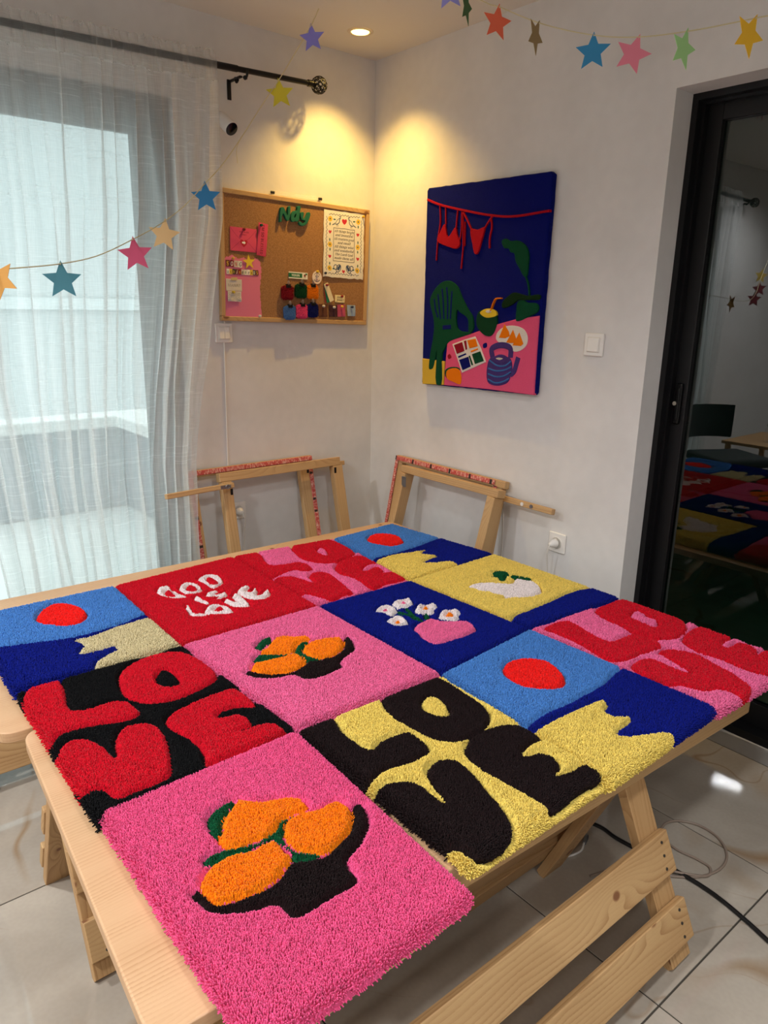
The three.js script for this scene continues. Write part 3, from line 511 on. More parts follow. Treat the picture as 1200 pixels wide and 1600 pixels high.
makeRug('N', 'paler pink mango bowl rug in the middle of the table, beside the flower vase rug', 'rose', 'ground', 0.0029);
makeRug('G', 'red sun rug with yellow flame, hanging over the table edge nearest the camera', 'blue', 'sky', 0.0029);
makeRug('H', 'yellow rug with bold dark brown LOVE letters, hanging over the near table edge', 'yellow', 'ground', 0.0027);
makeRug('I', 'red sun rug with yellow flame, at the farthest table corner by the leaning frames', 'blue', 'sky', 0.0034);
makeRug('J', 'yellow rug with a white radish and green leaf above a navy border strip', 'yellow', 'ground', 0.0031);
makeRug('K', 'pink rug with red LOVE letters, at the right table corner by the glass door', 'rose', 'ground', 0.0034);

// ---------- the table: two plank tops on sawhorse trestles ----------
function plankTop(corners, label, rail) {
  const t = thing('tabletop', label, 'table', [0, TABLE_Y, 0]);
  const g = new THREE.ExtrudeGeometry(roundedPath(corners.map(([x, z]) => [x, -z]), 0.05), { depth: 0.022, bevelEnabled: true, bevelSize: 0.004, bevelThickness: 0.003, bevelSegments: 3, curveSegments: 10 });
  g.rotateX(-Math.PI / 2).translate(0, -0.0255, 0);
  part('top_panel', grain(g, 'x', 0.11 + rnd()), woodTop, t);
  for (const [x0, z0, x1, z1] of rail) { const L = Math.hypot(x1 - x0, z1 - z0), m = part('rail', grain(rbox(L, 0.05, 0.032, 0.006), 'x', rnd()), woodB, t, [(x0 + x1) / 2, -0.0535, (z0 + z1) / 2], [0, -Math.atan2(z1 - z0, x1 - x0), 0]); }
  return t;
}
plankTop([[0.268, -0.805], [2.215, -0.735], [2.215, -1.685], [0.337, -1.735]], 'nearer pine tabletop with rounded corners, under the pink mango rug', [[0.62, -0.811, 1.965, -0.763], [0.55, -1.69, 1.9, -1.67]]);
plankTop([[0.285, -1.752], [2.195, -1.70], [2.195, -2.59], [0.355, -2.645]], 'farther pine tabletop with rounded corners, its back edge nearest the curtained window', [[0.55, -1.80, 1.9, -1.76], [0.6, -2.59, 1.9, -2.56]]);
const nailMetal = std('#4d4a47', 0.5, { metalness: 0.7 });
function trestle(x, z, label) {
  const t = thing('sawhorse', label, 'sawhorse', [x, 0, z], 'sawhorse trestles under the tabletops');
  const L = 1.12, TOP = 0.40, spread = 0.19, tilt = Math.atan2(spread - 0.012, TOP), len = Math.hypot(spread - 0.012, TOP);
  part('top_bar', grain(rbox(L - 0.02, 0.06, 0.024, 0.003), 'x', rnd()), woodB, t, [L / 2, 0.415, -0.034]);
  for (const s of [1, -1]) {
    for (const e of [0.0375, L - 0.0375]) {
      const g = new THREE.ExtrudeGeometry(new THREE.Shape([[-0.0375, -len / 2 - 0.006], [0.0375, -len / 2 - 0.006], [0.0375, len / 2], [-0.0375, len / 2]].map((p) => new THREE.Vector2(...p))), { depth: 0.024, bevelEnabled: true, bevelSize: 0.0015, bevelThickness: 0.0015, bevelSegments: 1 });
      g.translate(0, 0, -0.012);
      const p = g.attributes.position; for (let i = 0; i < p.count; i++) if (p.getY(i) < -len / 2 + 0.01) p.setY(i, -len / 2 + p.getZ(i) * s * Math.tan(tilt) );   // foot sawn level with the floor
      g.computeVertexNormals();
      const leg = part('leg', grain(g, 'y', rnd()), woodA, t, [e, TOP / 2, s * (spread + 0.012) / 2], [-s * tilt, 0, 0]);
    }
    for (const [y, h, th] of [[0.235, 0.098, 0.021], [0.090, 0.092, 0.021]]) {
      const zc = s * (spread - (spread - 0.012) * y / TOP), b = part('board', grain(rbox(L + 0.01, h, th, 0.003), 'x', rnd()), rnd() < 0.5 ? woodA : woodB, t, [L / 2, y + Math.sin(tilt) * 0.02, zc + s * 0.0235], [-s * tilt, 0, 0]);
      for (const ex of [-L / 2 + 0.035, L / 2 - 0.03]) for (const dy of [-0.03, 0.0, 0.03]) part('nail', new THREE.CylinderGeometry(0.0035, 0.0035, 0.003, 10).rotateX(Math.PI / 2), nailMetal, b, [ex + dy * 0.1, dy, s * (th / 2 + 0.0005)]);
    }
  }
  return t;
}
trestle(0.354, -0.80, 'front pine sawhorse with two wide nailed boards facing the camera, under nearer tabletop');
trestle(0.352, -1.597, 'middle pine sawhorse, its left end legs showing below the nearer tabletop');
trestle(0.27, -2.46, 'rear pine sawhorse, only its low board visible at the left under the farther tabletop');

// ---------- sheer curtains on a black rod ----------
const weave = dataTexture(1024, 1024, (u, v) => {           // fine open weave with a few thicker slub threads across
  const row = Math.floor(v * 341), q = Math.sin(row * 91.7) * 43758.5453, f = q - Math.floor(q), slub = f > 0.8 ? clamp(noise(u * 7 + row * 3.1, row * 0.77) * 1.6) : 0;
  return [255 * clamp(0.66 + 0.05 * noise(u * 330, v * 6) + 0.05 * noiseB(u * 8, v * 330) + 0.12 * slub)];
}, false);
const sheer = phy('#f6f8f7', 0.95, { transmission: 0.7, thickness: 0, ior: 1.15, specularIntensity: 0.1, alphaMap: weave, transparent: true, opacity: 0.95, side: THREE.DoubleSide });
const sheerHeading = sheer.clone(); sheerHeading.opacity = 0.5;
const ROD_Z = -2.9, rodY = (x) => 2.34 + (x - 0.762) * 0.0297;
function curtain(label, left, right, folds, seed, bottom) {
  const t = thing('sheer_curtain', label, 'curtain', [0, 0, 0]);
  const NS = 520, NT = 90, pos = [], uv = [], idx = [];
  const put = (s, k, topY, botY, zoff, amp) => {
    const x0 = left(k), x1 = right(k), W = x1 - x0;
    const ph = 6.2832 * (folds * s + 0.55 * noise(s * 6 + seed, k * 0.7) + 0.22 * noiseB(s * 13, k * 1.6 + seed));
    const loose = 0.35 + 0.65 * clamp(noise(s * 9 + seed * 3, k * 0.8) * 0.8 + 0.45), a = (0.016 + 0.012 * k) * loose * amp, ax = 0.019 * loose * (0.5 + 0.5 * Math.min(1, k * 3 + 0.25)) * amp;
    const sway = 0.010 * noise(s * 3 + seed, k * 2.2) * k;
    return [x0 + W * s + ax * Math.sin(ph) + sway, topY(x0 + W * s) + (botY - topY(x0 + W * s)) * k, zoff + a * Math.cos(ph * 1.0) + 0.006 * noiseB(s * 40, k * 3) * k];
  };
  for (let j = 0; j <= NT; j++) for (let i = 0; i <= NS; i++) { const s = i / NS, k = j / NT; pos.push(...put(s, k, (x) => rodY(x) - 0.062, bottom, ROD_Z + 0.022, 1)); uv.push(s * 1.6, k * 2.4); }
  for (let j = 0; j < NT; j++) for (let i = 0; i < NS; i++) { const a = j * (NS + 1) + i, b = a + 1, c = a + NS + 1, d = c + 1; idx.push(a, c, b, b, c, d); }
  const g = new THREE.BufferGeometry(); g.setAttribute('position', new THREE.Float32BufferAttribute(pos, 3)); g.setAttribute('uv', new THREE.Float32BufferAttribute(uv, 2)); g.setIndex(idx); g.computeVertexNormals();
  part('drop', g, sheer, t);
  // gathered heading and rod pocket: cloth passes over the rod, stands up as a frill and comes down behind to a stitched line
  const hp = [], hu = [], hi = [], NH = 520, rows = [[-0.066, 0.022], [-0.035, 0.018], [-0.010, 0.0165], [0.010, 0.016], [0.022, 0.006], [0.046, 0.004], [0.048, -0.004], [0.022, -0.008], [0.0, -0.018], [-0.03, -0.012], [-0.068, 0.016]];
  rows.forEach(([dy, dz], j) => { for (let i = 0; i <= NH; i++) { const s = i / NH, x0 = left(0), x1 = right(0), ph = 6.2832 * (folds * 1.6 * s + 0.7 * noise(s * 14 + seed, 3)), up = dy > 0.03 ? 0.008 * noise(s * 60, 7) : 0; hp.push(x0 + (x1 - x0) * s + 0.005 * Math.sin(ph), rodY(x0 + (x1 - x0) * s) + dy + up + (j === 10 ? 0.004 * Math.sin(ph * 0.5) : 0), ROD_Z + dz + 0.006 * Math.cos(ph) * (Math.abs(dy) > 0.015 ? 1 : 0.2)); hu.push(s * 2.2, dy * 2); } });
  for (let j = 0; j < rows.length - 1; j++) for (let i = 0; i < NH; i++) { const a = j * (NH + 1) + i, b = a + 1, c = a + NH + 1, d = c + 1; hi.push(a, c, b, b, c, d); }
  const h = new THREE.BufferGeometry(); h.setAttribute('position', new THREE.Float32BufferAttribute(hp, 3)); h.setAttribute('uv', new THREE.Float32BufferAttribute(hu, 2)); h.setIndex(hi); h.computeVertexNormals();
  part('gathered_heading', h, sheerHeading, t);
}
const steps = (K) => (k) => { for (let i = 1; i < K.length; i++) if (k <= K[i][0]) { const [a, x] = K[i - 1], [b, y] = K[i], f = (k - a) / (b - a); return x + (y - x) * f; } return K.at(-1)[1]; };
curtain('wide white sheer curtain gathered on the black rod before the window', steps([[0, 0.47], [0.5, 0.50], [0.8, 0.56], [1, 0.58]]), steps([[0, 1.522], [0.22, 1.50], [0.38, 1.44], [0.52, 1.385], [0.65, 1.35], [1, 1.338]]), 15, 2.3, 0.03);
curtain('second white sheer curtain at the left end of the rod, mirrored in the door', steps([[0, -0.68], [1, -0.60]]), steps([[0, 0.46], [0.4, 0.40], [0.7, 0.30], [1, 0.28]]), 15, 8.1, 0.03);
{
  const t = thing('curtain_rod', 'black metal curtain rod with a pierced ball finial on the left wall', 'curtain rod', [0, 0, 0]);
  const a = [-0.88, rodY(-0.88), ROD_Z], m = [1.62, rodY(1.62), ROD_Z], b = [1.985, rodY(1.985), ROD_Z];
  part('rod', mergeGeometries([rod(a, b, 0.0105, 20), rod(a, m, 0.0125, 20), rod([1.955, rodY(1.955), ROD_Z], [1.99, rodY(1.99), ROD_Z], 0.0135, 20)]), blackMetal, t);
  for (const [x, s] of [[2.012, 1], [-0.91, -1]]) {       // pierced ball: a web of rings around holes
    const R = 0.034, gs = [], n = 52;
    for (let i = 0; i < n; i++) { const y = 1 - 2 * (i + 0.5) / n, r = Math.sqrt(1 - y * y), f = i * 2.39996, d = V(r * Math.cos(f), y, r * Math.sin(f)); const g = new THREE.TorusGeometry(0.0084, 0.0018, 5, 12); g.applyQuaternion(new THREE.Quaternion().setFromUnitVectors(V(0, 0, 1), d)); g.translate(d.x * R * 0.955, d.y * R * 0.955, d.z * R * 0.955); gs.push(g); }
    part('finial', mergeGeometries(gs).rotateZ(0.03).translate(x, rodY(x), ROD_Z), blackMetal, t);
  }
  for (const x of [1.655, -0.78]) {
    const y = rodY(x);
    const br = part('bracket', mergeGeometries([move(rbox(0.018, 0.075, 0.004, 0.002), x - 0.02, y - 0.055, Z0 + 0.003).unindexed(), move(rbox(0.014, 0.008, 0.09, 0.003), x - 0.012, y - 0.022, Z0 + 0.045).unindexed(), tube([[x, y - 0.022, ROD_Z - 0.01], [x, y - 0.03, ROD_Z], [x, y - 0.02, ROD_Z + 0.016], [x, y, ROD_Z + 0.019]], 0.005).unindexed(), tube([[x - 0.014, y - 0.018, ROD_Z - 0.055], [x - 0.014, y - 0.036, ROD_Z - 0.045], [x - 0.014, y - 0.030, ROD_Z - 0.032]], 0.005).unindexed()]), blackMetal, t);
    part('thumb_screw', new THREE.CylinderGeometry(0.007, 0.007, 0.012, 14).translate(x, y - 0.026, ROD_Z + 0.004), blackMetal, br);
  }
}

// ---------- small fittings on the walls ----------
const plastic = std('#e9e5df', 0.35), plasticDim = std('#dcd7cf', 0.4);
function plate(name, label, at, turn, rocker) {             // built facing +z, then turned to its wall
  const t = thing(name, label, name === 'power_socket' ? 'socket' : 'switch', at); t.rotation.y = turn;
  part('cover_plate', rbox(0.083, 0.083, 0.009, 0.004, 3), plastic, t, [0, 0, 0.0045]);
  if (rocker) { part('inner_rim', rbox(0.056, 0.056, 0.006, 0.002), plasticDim, t, [0, 0, 0.008]); for (let i = 0; i < rocker; i++) part('rocker', rbox(0.05 / rocker - 0.001, 0.05, 0.007, 0.002), plastic, t, [(i - (rocker - 1) / 2) * 0.05 / rocker, 0, 0.0105], [-0.06, 0, 0]); }
  else { part('well', new THREE.LatheGeometry([[0.0215, 0.0075], [0.0215, 0.012], [0.024, 0.012], [0.0245, 0.0085]].map((p) => new THREE.Vector2(...p)), 32).rotateX(Math.PI / 2), plasticDim, t); }
  return t;
}
plate('light_switch', 'single white light switch on the right wall between the hanging rug and the glass door', [X1, 1.351, -1.668], -Math.PI / 2, 1);
plate('light_switch', 'double white light switch below the left end of the cork board', [1.567, 1.349, Z0], 0, 2);
plate('power_socket', 'white wall socket on the left wall behind the leaning frames', [1.603, 0.538, Z0], 0, 0);
plate('power_socket', 'white wall socket low on the right wall beside the frame', [X1, 0.552, -1.757], -Math.PI / 2, 0);
function plug(label, at, turn, cord) {
  const t = thing('power_plug', label, 'plug', at); t.rotation.y = turn;
  part('plug_body', new THREE.LatheGeometry([[0, 0], [0.018, 0], [0.0185, 0.012], [0.013, 0.03], [0.008, 0.042], [0, 0.043]].map((p) => new THREE.Vector2(...p)), 24).rotateX(Math.PI / 2), plastic, t);
  part('cable', tube(cord, 0.003), plasticDim, t);
}
plug('white plug and cable in the socket on the right wall', [X1 - 0.012, 0.552, -1.757], -Math.PI / 2, [[0, 0, 0.04], [-0.006, -0.03, 0.045], [-0.012, -0.10, 0.03], [-0.012, -0.3, 0.015], [-0.014, -0.544, 0.012]]);
plug('white plug and cable in the socket on the left wall', [1.603, 0.538, Z0 + 0.012], 0, [[0, 0, 0.04], [0.006, -0.03, 0.05], [0.010, -0.10, 0.03], [0.008, -0.3, 0.012], [-0.03, -0.532, 0.012]]);
single('cable', mergeGeometries([rod([1.577, 2.16, Z0 + 0.004], [1.572, 1.39, Z0 + 0.004], 0.0035), rod([1.567, 1.31, Z0 + 0.004], [1.553, 0.01, Z0 + 0.004], 0.003)]), plastic, 'thin white cable running down the left wall from camera to floor past the double switch', 'cable');
single('cable', tube([[X1 - 0.012, 0.66, -2.05], [X1 - 0.006, 0.5, -2.048], [X1 - 0.006, 0.3, -2.05], [X1 - 0.006, 0.01, -2.06]], 0.0018), plasticDim, 'thin grey wire hanging down the right wall beside the leaning frame', 'cable');
{
  const t = thing('security_camera', 'small white bullet camera with a black face, on the left wall beside the curtain', 'camera', [1.572, 2.185, Z0]);
  part('wall_mount', mergeGeometries([new THREE.CylinderGeometry(0.027, 0.027, 0.012, 24).rotateX(Math.PI / 2).translate(-0.006, 0.005, 0.006), rod([-0.006, 0.005, 0.01], [0.0, -0.004, 0.05], 0.011)]), plastic, t);
  const b = part('body', new THREE.LatheGeometry([[0, -0.04], [0.024, -0.038], [0.0265, -0.03], [0.0275, 0.05], [0.0262, 0.053]].map((p) => new THREE.Vector2(...p)), 32).rotateX(Math.PI / 2), plastic, t, [0.0, -0.014, 0.075]);
  b.rotation.set(0.62, 0.12, 0);
  part('black_face', new THREE.LatheGeometry([[0, 0.0525], [0.0255, 0.0525], [0.0262, 0.049]].map((p) => new THREE.Vector2(...p)), 32).rotateX(Math.PI / 2), std('#050506', 0.12), b);
}
// ---------- pictorial hanging rug on the right wall ----------
{
  const t = thing('hanging_rug', 'tall tufted wall rug picturing a green chair, pink table and red bikini on a line', 'wall rug', [2.368, 1.555, -2.242]);
  const nap = dataTexture(512, 512, (u, v) => [120 + 70 * noise(u * 90, v * 90) + 50 * noiseB(u * 200, v * 200)], false);
  const C = { navy: '#050f63', ochre: '#d8b13c', pink: '#e0567f', green: '#07452c', red: '#a80d22', moss: '#0d2b12', bottle: '#0a3a22', yellow: '#e0be34', white: '#ded6cf', orange: '#ea7a0c', maroon: '#8c1026', violet: '#473472', blue: '#3a6cab' };
  const cache = {}, wool = (k) => cache[k] ??= phy(C[k], 0.95, { sheen: 0.3, sheenRoughness: 0.6, sheenColor: new THREE.Color(C[k]).lerp(new THREE.Color('#fff'), 0.3), bumpMap: nap, bumpScale: 0.003, specularIntensity: 0.2 });
  const toWall = (g) => { const p = g.attributes.position, uv = new Float32Array(p.count * 2); for (let i = 0; i < p.count; i++) { uv[i * 2] = p.getX(i) / 0.35; uv[i * 2 + 1] = p.getY(i) / 0.35; } g.setAttribute('uv', new THREE.BufferAttribute(uv, 2)); return g.rotateY(-Math.PI / 2); };
  const solid = (s, thick, bev) => toWall(new THREE.ExtrudeGeometry(s, { depth: thick, bevelEnabled: true, bevelSize: bev, bevelThickness: bev, bevelOffset: -bev, bevelSegments: 3, curveSegments: 6 }));
  // drawn with x along the wall (z of the room) and y up; extrusion runs out of the wall
  const wob = (pts) => { const o = []; for (let i = 0; i < pts.length; i++) { const a = pts[i], b = pts[(i + 1) % pts.length], n = Math.hypot(b[0] - a[0], b[1] - a[1]) > 0.1 ? 26 : 1; for (let k = 0; k < n; k++) { const f = k / n, q = k ? 0.0016 : 0; o.push([a[0] + (b[0] - a[0]) * f + q * noise(a[0] * 9 + k * 0.6, i * 7), a[1] + (b[1] - a[1]) * f + q * noiseB(b[1] * 9 + k * 0.6, i * 5)]); } } return o; };
  const corners = [[-0.348, 0.412], [-0.338, 0.423], [0.328, 0.416], [0.341, 0.406], [0.333, -0.405], [0.327, -0.415], [-0.335, -0.430], [-0.343, -0.422]];
  part('ground', solid(shapeOf(wob(corners)), 0.016, 0.007), wool('navy'), t, [0.025, 0, 0]);
  for (const [name, color, lift, width, pts] of TAPESTRY) {
    let line;
    if (width) {
      const P = []; for (let i = 0; i < pts.length; i += 2) P.push(V(pts[i] / 1000, pts[i + 1] / 1000, 0));
      const c = new THREE.CatmullRomCurve3(P, false, 'centripetal'), n = P.length * 5, L = [], Rr = [];
      for (let i = 0; i <= n; i++) { const p = c.getPoint(i / n), d = c.getTangent(i / n), w = width / 2000; L.push([p.x - d.y * w, p.y + d.x * w]); Rr.unshift([p.x + d.y * w, p.y - d.x * w]); }
      line = [...L, ...Rr];
    } else line = /tabletop|floor_patch|square|pastry|gap|tray/.test(name) ? pts.reduce((o, v, i) => (i % 2 ? o.at(-1).push(v / 1000) : o.push([v / 1000]), o), []) : smooth(pts, 4);
    if (THREE.ShapeUtils.area(line.map(([x, y]) => ({ x, y }))) < 0) line.reverse();
    const bev = Math.min(0.003, width ? width / 5000 : 0.003);
    part(name, solid(shapeOf(line), 0.012 + lift * 0.0012 + 0.003 - bev, bev), wool(color), t, [0.012, 0, 0]);
  }
}

// ---------- cork board and everything pinned to it ----------
const BOARD_TURN = -0.0253, BC = [1.954, 1.659], ct = Math.cos(BOARD_TURN), st = Math.sin(BOARD_TURN);
{
  const cork = dataTexture(512, 512, (u, v) => { const a = noise(u * 60, v * 60), b = noiseB(u * 150, v * 150), c = noise(u * 28 + 9, v * 28); let q = mix([164, 122, 82], [140, 98, 60], clamp(0.5 + 0.5 * a)); if (b > 0.55) q = mix(q, [190, 150, 106], 0.6); if (b < -0.6) q = mix(q, [104, 66, 38], 0.7); return mix(q, [190, 140, 92], clamp(c) * 0.3); });
  const t = thing('cork_board', 'cork board in a thin pale wood frame on the left wall by the corner', 'notice board', [BC[0], BC[1], Z0]); t.rotation.z = BOARD_TURN;
  const W = 0.796, H = 0.536, f = 0.02;
  part('cork_panel', planeUV(box(W - f, H - f, 0.012), 0.5), std('#ffffff', 0.95, { map: cork }), t, [0, 0, 0.012]);
  for (const s of [1, -1]) { part('frame_rail', grain(rbox(W, f, 0.022, 0.003), 'x', 0.2 * s), woodFrame, t, [0, s * (H - f) / 2, 0.013]); part('frame_stile', grain(rbox(f, H - 2 * f, 0.022, 0.003), 'y', 0.3 * s), woodFrame, t, [s * (W - f) / 2, 0, 0.013]); }
}
const FACE = Z0 + 0.0185;
function pinned(name, label, category, x, y, group) { const t = thing(name, label, category, [x, y, FACE], group); t.rotation.z = BOARD_TURN; return t; }
function pin(t, color, x, y, z = 0.002) { part('push_pin', new THREE.LatheGeometry([[0, 0.011], [0.0052, 0.0105], [0.006, 0.008], [0.0035, 0.006], [0.003, 0.003], [0.0055, 0.0015], [0.0055, 0]].map((p) => new THREE.Vector2(...p)), 16).rotateX(Math.PI / 2), std(color, 0.35), t, [x, y, z]); }
function print(w, h, draw) { const c = document.createElement('canvas'); c.width = w; c.height = h; draw(c.getContext('2d'), w, h); const t = new THREE.CanvasTexture(c); t.colorSpace = THREE.SRGBColorSpace; t.anisotropy = 8; return t; }
function sheet(w, h, bend = 0.003, seed = 1, edge = 0) {     // a slightly curled sheet of paper or cloth with thickness, uv 0..1
  const nx = 14, ny = 14, th = 0.0008, pos = [], uv = [], idx = [];
  for (const s of [1, -1]) for (let j = 0; j <= ny; j++) for (let i = 0; i <= nx; i++) { const u = i / nx, v = j / ny; pos.push((u - 0.5) * w + edge * noise(v * 9 + seed, u > 0.5 ? 3 : 8) * Math.abs(u - 0.5) * 2, (v - 0.5) * h + edge * noise(u * 9 + seed, v > 0.5 ? 13 : 18) * Math.abs(v - 0.5) * 2, 0.0015 + bend * (0.5 + 0.5 * noise(u * 1.3 + seed, v * 1.3)) * (1.2 - v) + s * th / 2); uv.push(u, v); }
  const n = nx + 1, o = n * (ny + 1);
  for (let j = 0; j < ny; j++) for (let i = 0; i < nx; i++) { const a = j * n + i; idx.push(a, a + 1, a + n + 1, a, a + n + 1, a + n, o + a, o + a + n + 1, o + a + 1, o + a, o + a + n, o + a + n + 1); }
  const rimv = []; for (let i = 0; i < nx; i++) rimv.push(i); for (let j = 0; j < ny; j++) rimv.push(j * n + nx); for (let i = nx; i > 0; i--) rimv.push(ny * n + i); for (let j = ny; j > 0; j--) rimv.push(j * n);
  for (let i = 0; i < rimv.length; i++) { const a = rimv[i], b = rimv[(i + 1) % rimv.length]; idx.push(o + a, o + b, b, o + a, b, a); }
  const g = new THREE.BufferGeometry(); g.setAttribute('position', new THREE.Float32BufferAttribute(pos, 3)); g.setAttribute('uv', new THREE.Float32BufferAttribute(uv, 2)); g.setIndex(idx); g.computeVertexNormals(); return g;
}
const heart = (x, cx, cy, s, c) => { x.fillStyle = c; x.beginPath(); x.moveTo(cx, cy + s); x.bezierCurveTo(cx - 1.6 * s, cy - 0.1 * s, cx - 0.8 * s, cy - 1.2 * s, cx, cy - 0.35 * s); x.bezierCurveTo(cx + 0.8 * s, cy - 1.2 * s, cx + 1.6 * s, cy - 0.1 * s, cx, cy + s); x.fill(); };
{ // cloth sampler with verse, birds, hearts and flowers
  const tex = print(512, 660, (x, w, h) => {
    x.fillStyle = '#e6e2dc'; x.fillRect(0, 0, w, h);
    x.strokeStyle = '#3c4664'; x.lineWidth = 5; x.beginPath(); const wave = (x0, y0, x1, y1) => { const L = Math.hypot(x1 - x0, y1 - y0), n = Math.round(L / 4), dx = (x1 - x0) / L, dy = (y1 - y0) / L; for (let i = 0; i <= n; i++) { const s = i / n * L, o = 6 * Math.sin(s / 36 * 6.2832); const px = x0 + dx * s - dy * o, py = y0 + dy * s + dx * o; i ? x.lineTo(px, py) : x.moveTo(px, py); } };
    wave(60, 38, w - 60, 38); wave(w - 36, 62, w - 36, h - 62); wave(w - 60, h - 38, 60, h - 38); wave(36, h - 62, 36, 62); x.stroke();
    const flower = (cx, cy) => { x.fillStyle = '#e3bb3a'; for (let k = 0; k < 8; k++) { x.beginPath(); x.arc(cx + 18 * Math.cos(k * 0.785), cy + 18 * Math.sin(k * 0.785), 10, 0, 7); x.fill(); } x.beginPath(); x.arc(cx, cy, 18, 0, 7); x.fill(); x.fillStyle = '#24506a'; x.beginPath(); x.arc(cx, cy, 8, 0, 7); x.fill(); };
    const leaf = (cx, cy, a) => { x.fillStyle = '#22564e'; x.beginPath(); x.ellipse(cx, cy, 7, 15, a, 0, 7); x.fill(); };
    for (const [cx, cy] of [[78, 84], [434, 84], [78, 336], [434, 336], [78, 572], [434, 572]]) flower(cx, cy);
    for (const [cx, cy, a] of [[132, 86, 1.57], [380, 86, 1.57], [78, 134, 0], [434, 134, 0], [78, 288, 0], [434, 288, 0], [78, 384, 0], [434, 384, 0], [78, 524, 0], [434, 524, 0], [130, 572, 1.57], [382, 572, 1.57]]) leaf(cx, cy, a);
    heart(x, 256, 96, 34, '#c2243c'); for (const [cx, cy] of [[78, 210], [434, 210], [78, 452], [434, 452]]) heart(x, cx, cy, 20, '#c2243c'); heart(x, 256, 592, 20, '#c2243c');
    for (const s of [-1, 1]) { x.save(); x.translate(256, 0); x.scale(s, 1); x.strokeStyle = '#34476e'; x.lineWidth = 8; x.lineCap = 'round'; x.beginPath(); x.moveTo(62, 52); x.quadraticCurveTo(46, 44, 52, 66); x.quadraticCurveTo(66, 84, 62, 104); x.quadraticCurveTo(78, 136, 112, 128); x.stroke(); x.lineWidth = 5; x.beginPath(); x.moveTo(52, 66); x.quadraticCurveTo(96, 84, 104, 112); x.lineTo(150, 142); x.moveTo(112, 128); x.lineTo(146, 142); x.moveTo(82, 132); x.lineTo(80, 150); x.moveTo(96, 132); x.lineTo(96, 150); x.stroke(); x.lineWidth = 8; x.beginPath(); x.ellipse(64, 566, 26, 40, -0.5, 0, 7); x.stroke(); x.fillStyle = '#34476e'; x.beginPath(); x.ellipse(58, 560, 14, 32, -0.5, 0, 7); x.fill(); x.beginPath(); x.arc(100, 556, 24, 0, 7); x.stroke(); x.beginPath(); x.moveTo(92, 604); x.lineTo(106, 620); x.stroke(); x.restore(); }
    x.strokeStyle = '#26293a'; x.lineWidth = 5; x.strokeRect(124, 168, 264, 326);
    x.fillStyle = '#1d2030'; x.textAlign = 'center'; x.font = 'italic bold 33px serif';
    ['All things bright', 'and beautiful', 'All creatures great', 'and small', 'All things wise', 'and wonderful', 'The Lord God', 'made them all'].forEach((s, i) => x.fillText(s, 256, 208 + i * 38, 250));
  });
  const t = pinned('cloth_sampler', 'white embroidered cloth with hearts, birds and framed verse, at the cork board\'s right', 'wall hanging', 2.205, 1.748);
  part('cloth', sheet(0.236, 0.297, 0.004, 4, 0.003), std('#ffffff', 0.9, { map: tex }), t); pin(t, '#d8a826', 0.108, 0.138, 0.004); pin(t, '#1c2440', -0.108, -0.132, 0.004);
}
{ // green letters
  const t = pinned('letter_cutout', 'green cut-out script letters near the top of the cork board', 'sign', 1.928, 1.85); t.rotation.z = 0;
  const N = [-75, 31, -67, 35, -59, 34, -41, 3, -36, 38, -27, 43, -25, 39, -34, -17, -45, -18, -63, 9, -72, -12, -72, -25, -83, -27, -82, -21], d = [12, 45, 28, 47, 23, 13, 18, -14, 6, -19, -1, -18, -14, -22, -24, -13, -22, 6, -9, 23, 8, 28], dh = [-5, 9, 6, 18, 6, 10, -3, -6, -8, -3], y = [27, 18, 42, 24, 46, 18, 42, -2, 48, -4, 61, 13, 66, 23, 76, 26, 81, 18, 70, -10, 56, -28, 39, -35, 22, -31, 18, -21, 26, -17, 37, -23, 48, -20, 52, -12, 35, -10, 29, 0];
  const felt = std('#06604a', 0.9);
  for (const [P, h] of [[N], [d, dh], [y]]) part('letter', new THREE.ExtrudeGeometry(shapeOf(smooth(P, 3), h && smooth(h, 3)), { depth: 0.010, bevelEnabled: true, bevelSize: 0.0015, bevelThickness: 0.002, bevelOffset: -0.0015, bevelSegments: 2 }), felt, t, [0, 0, 0.002]);
}
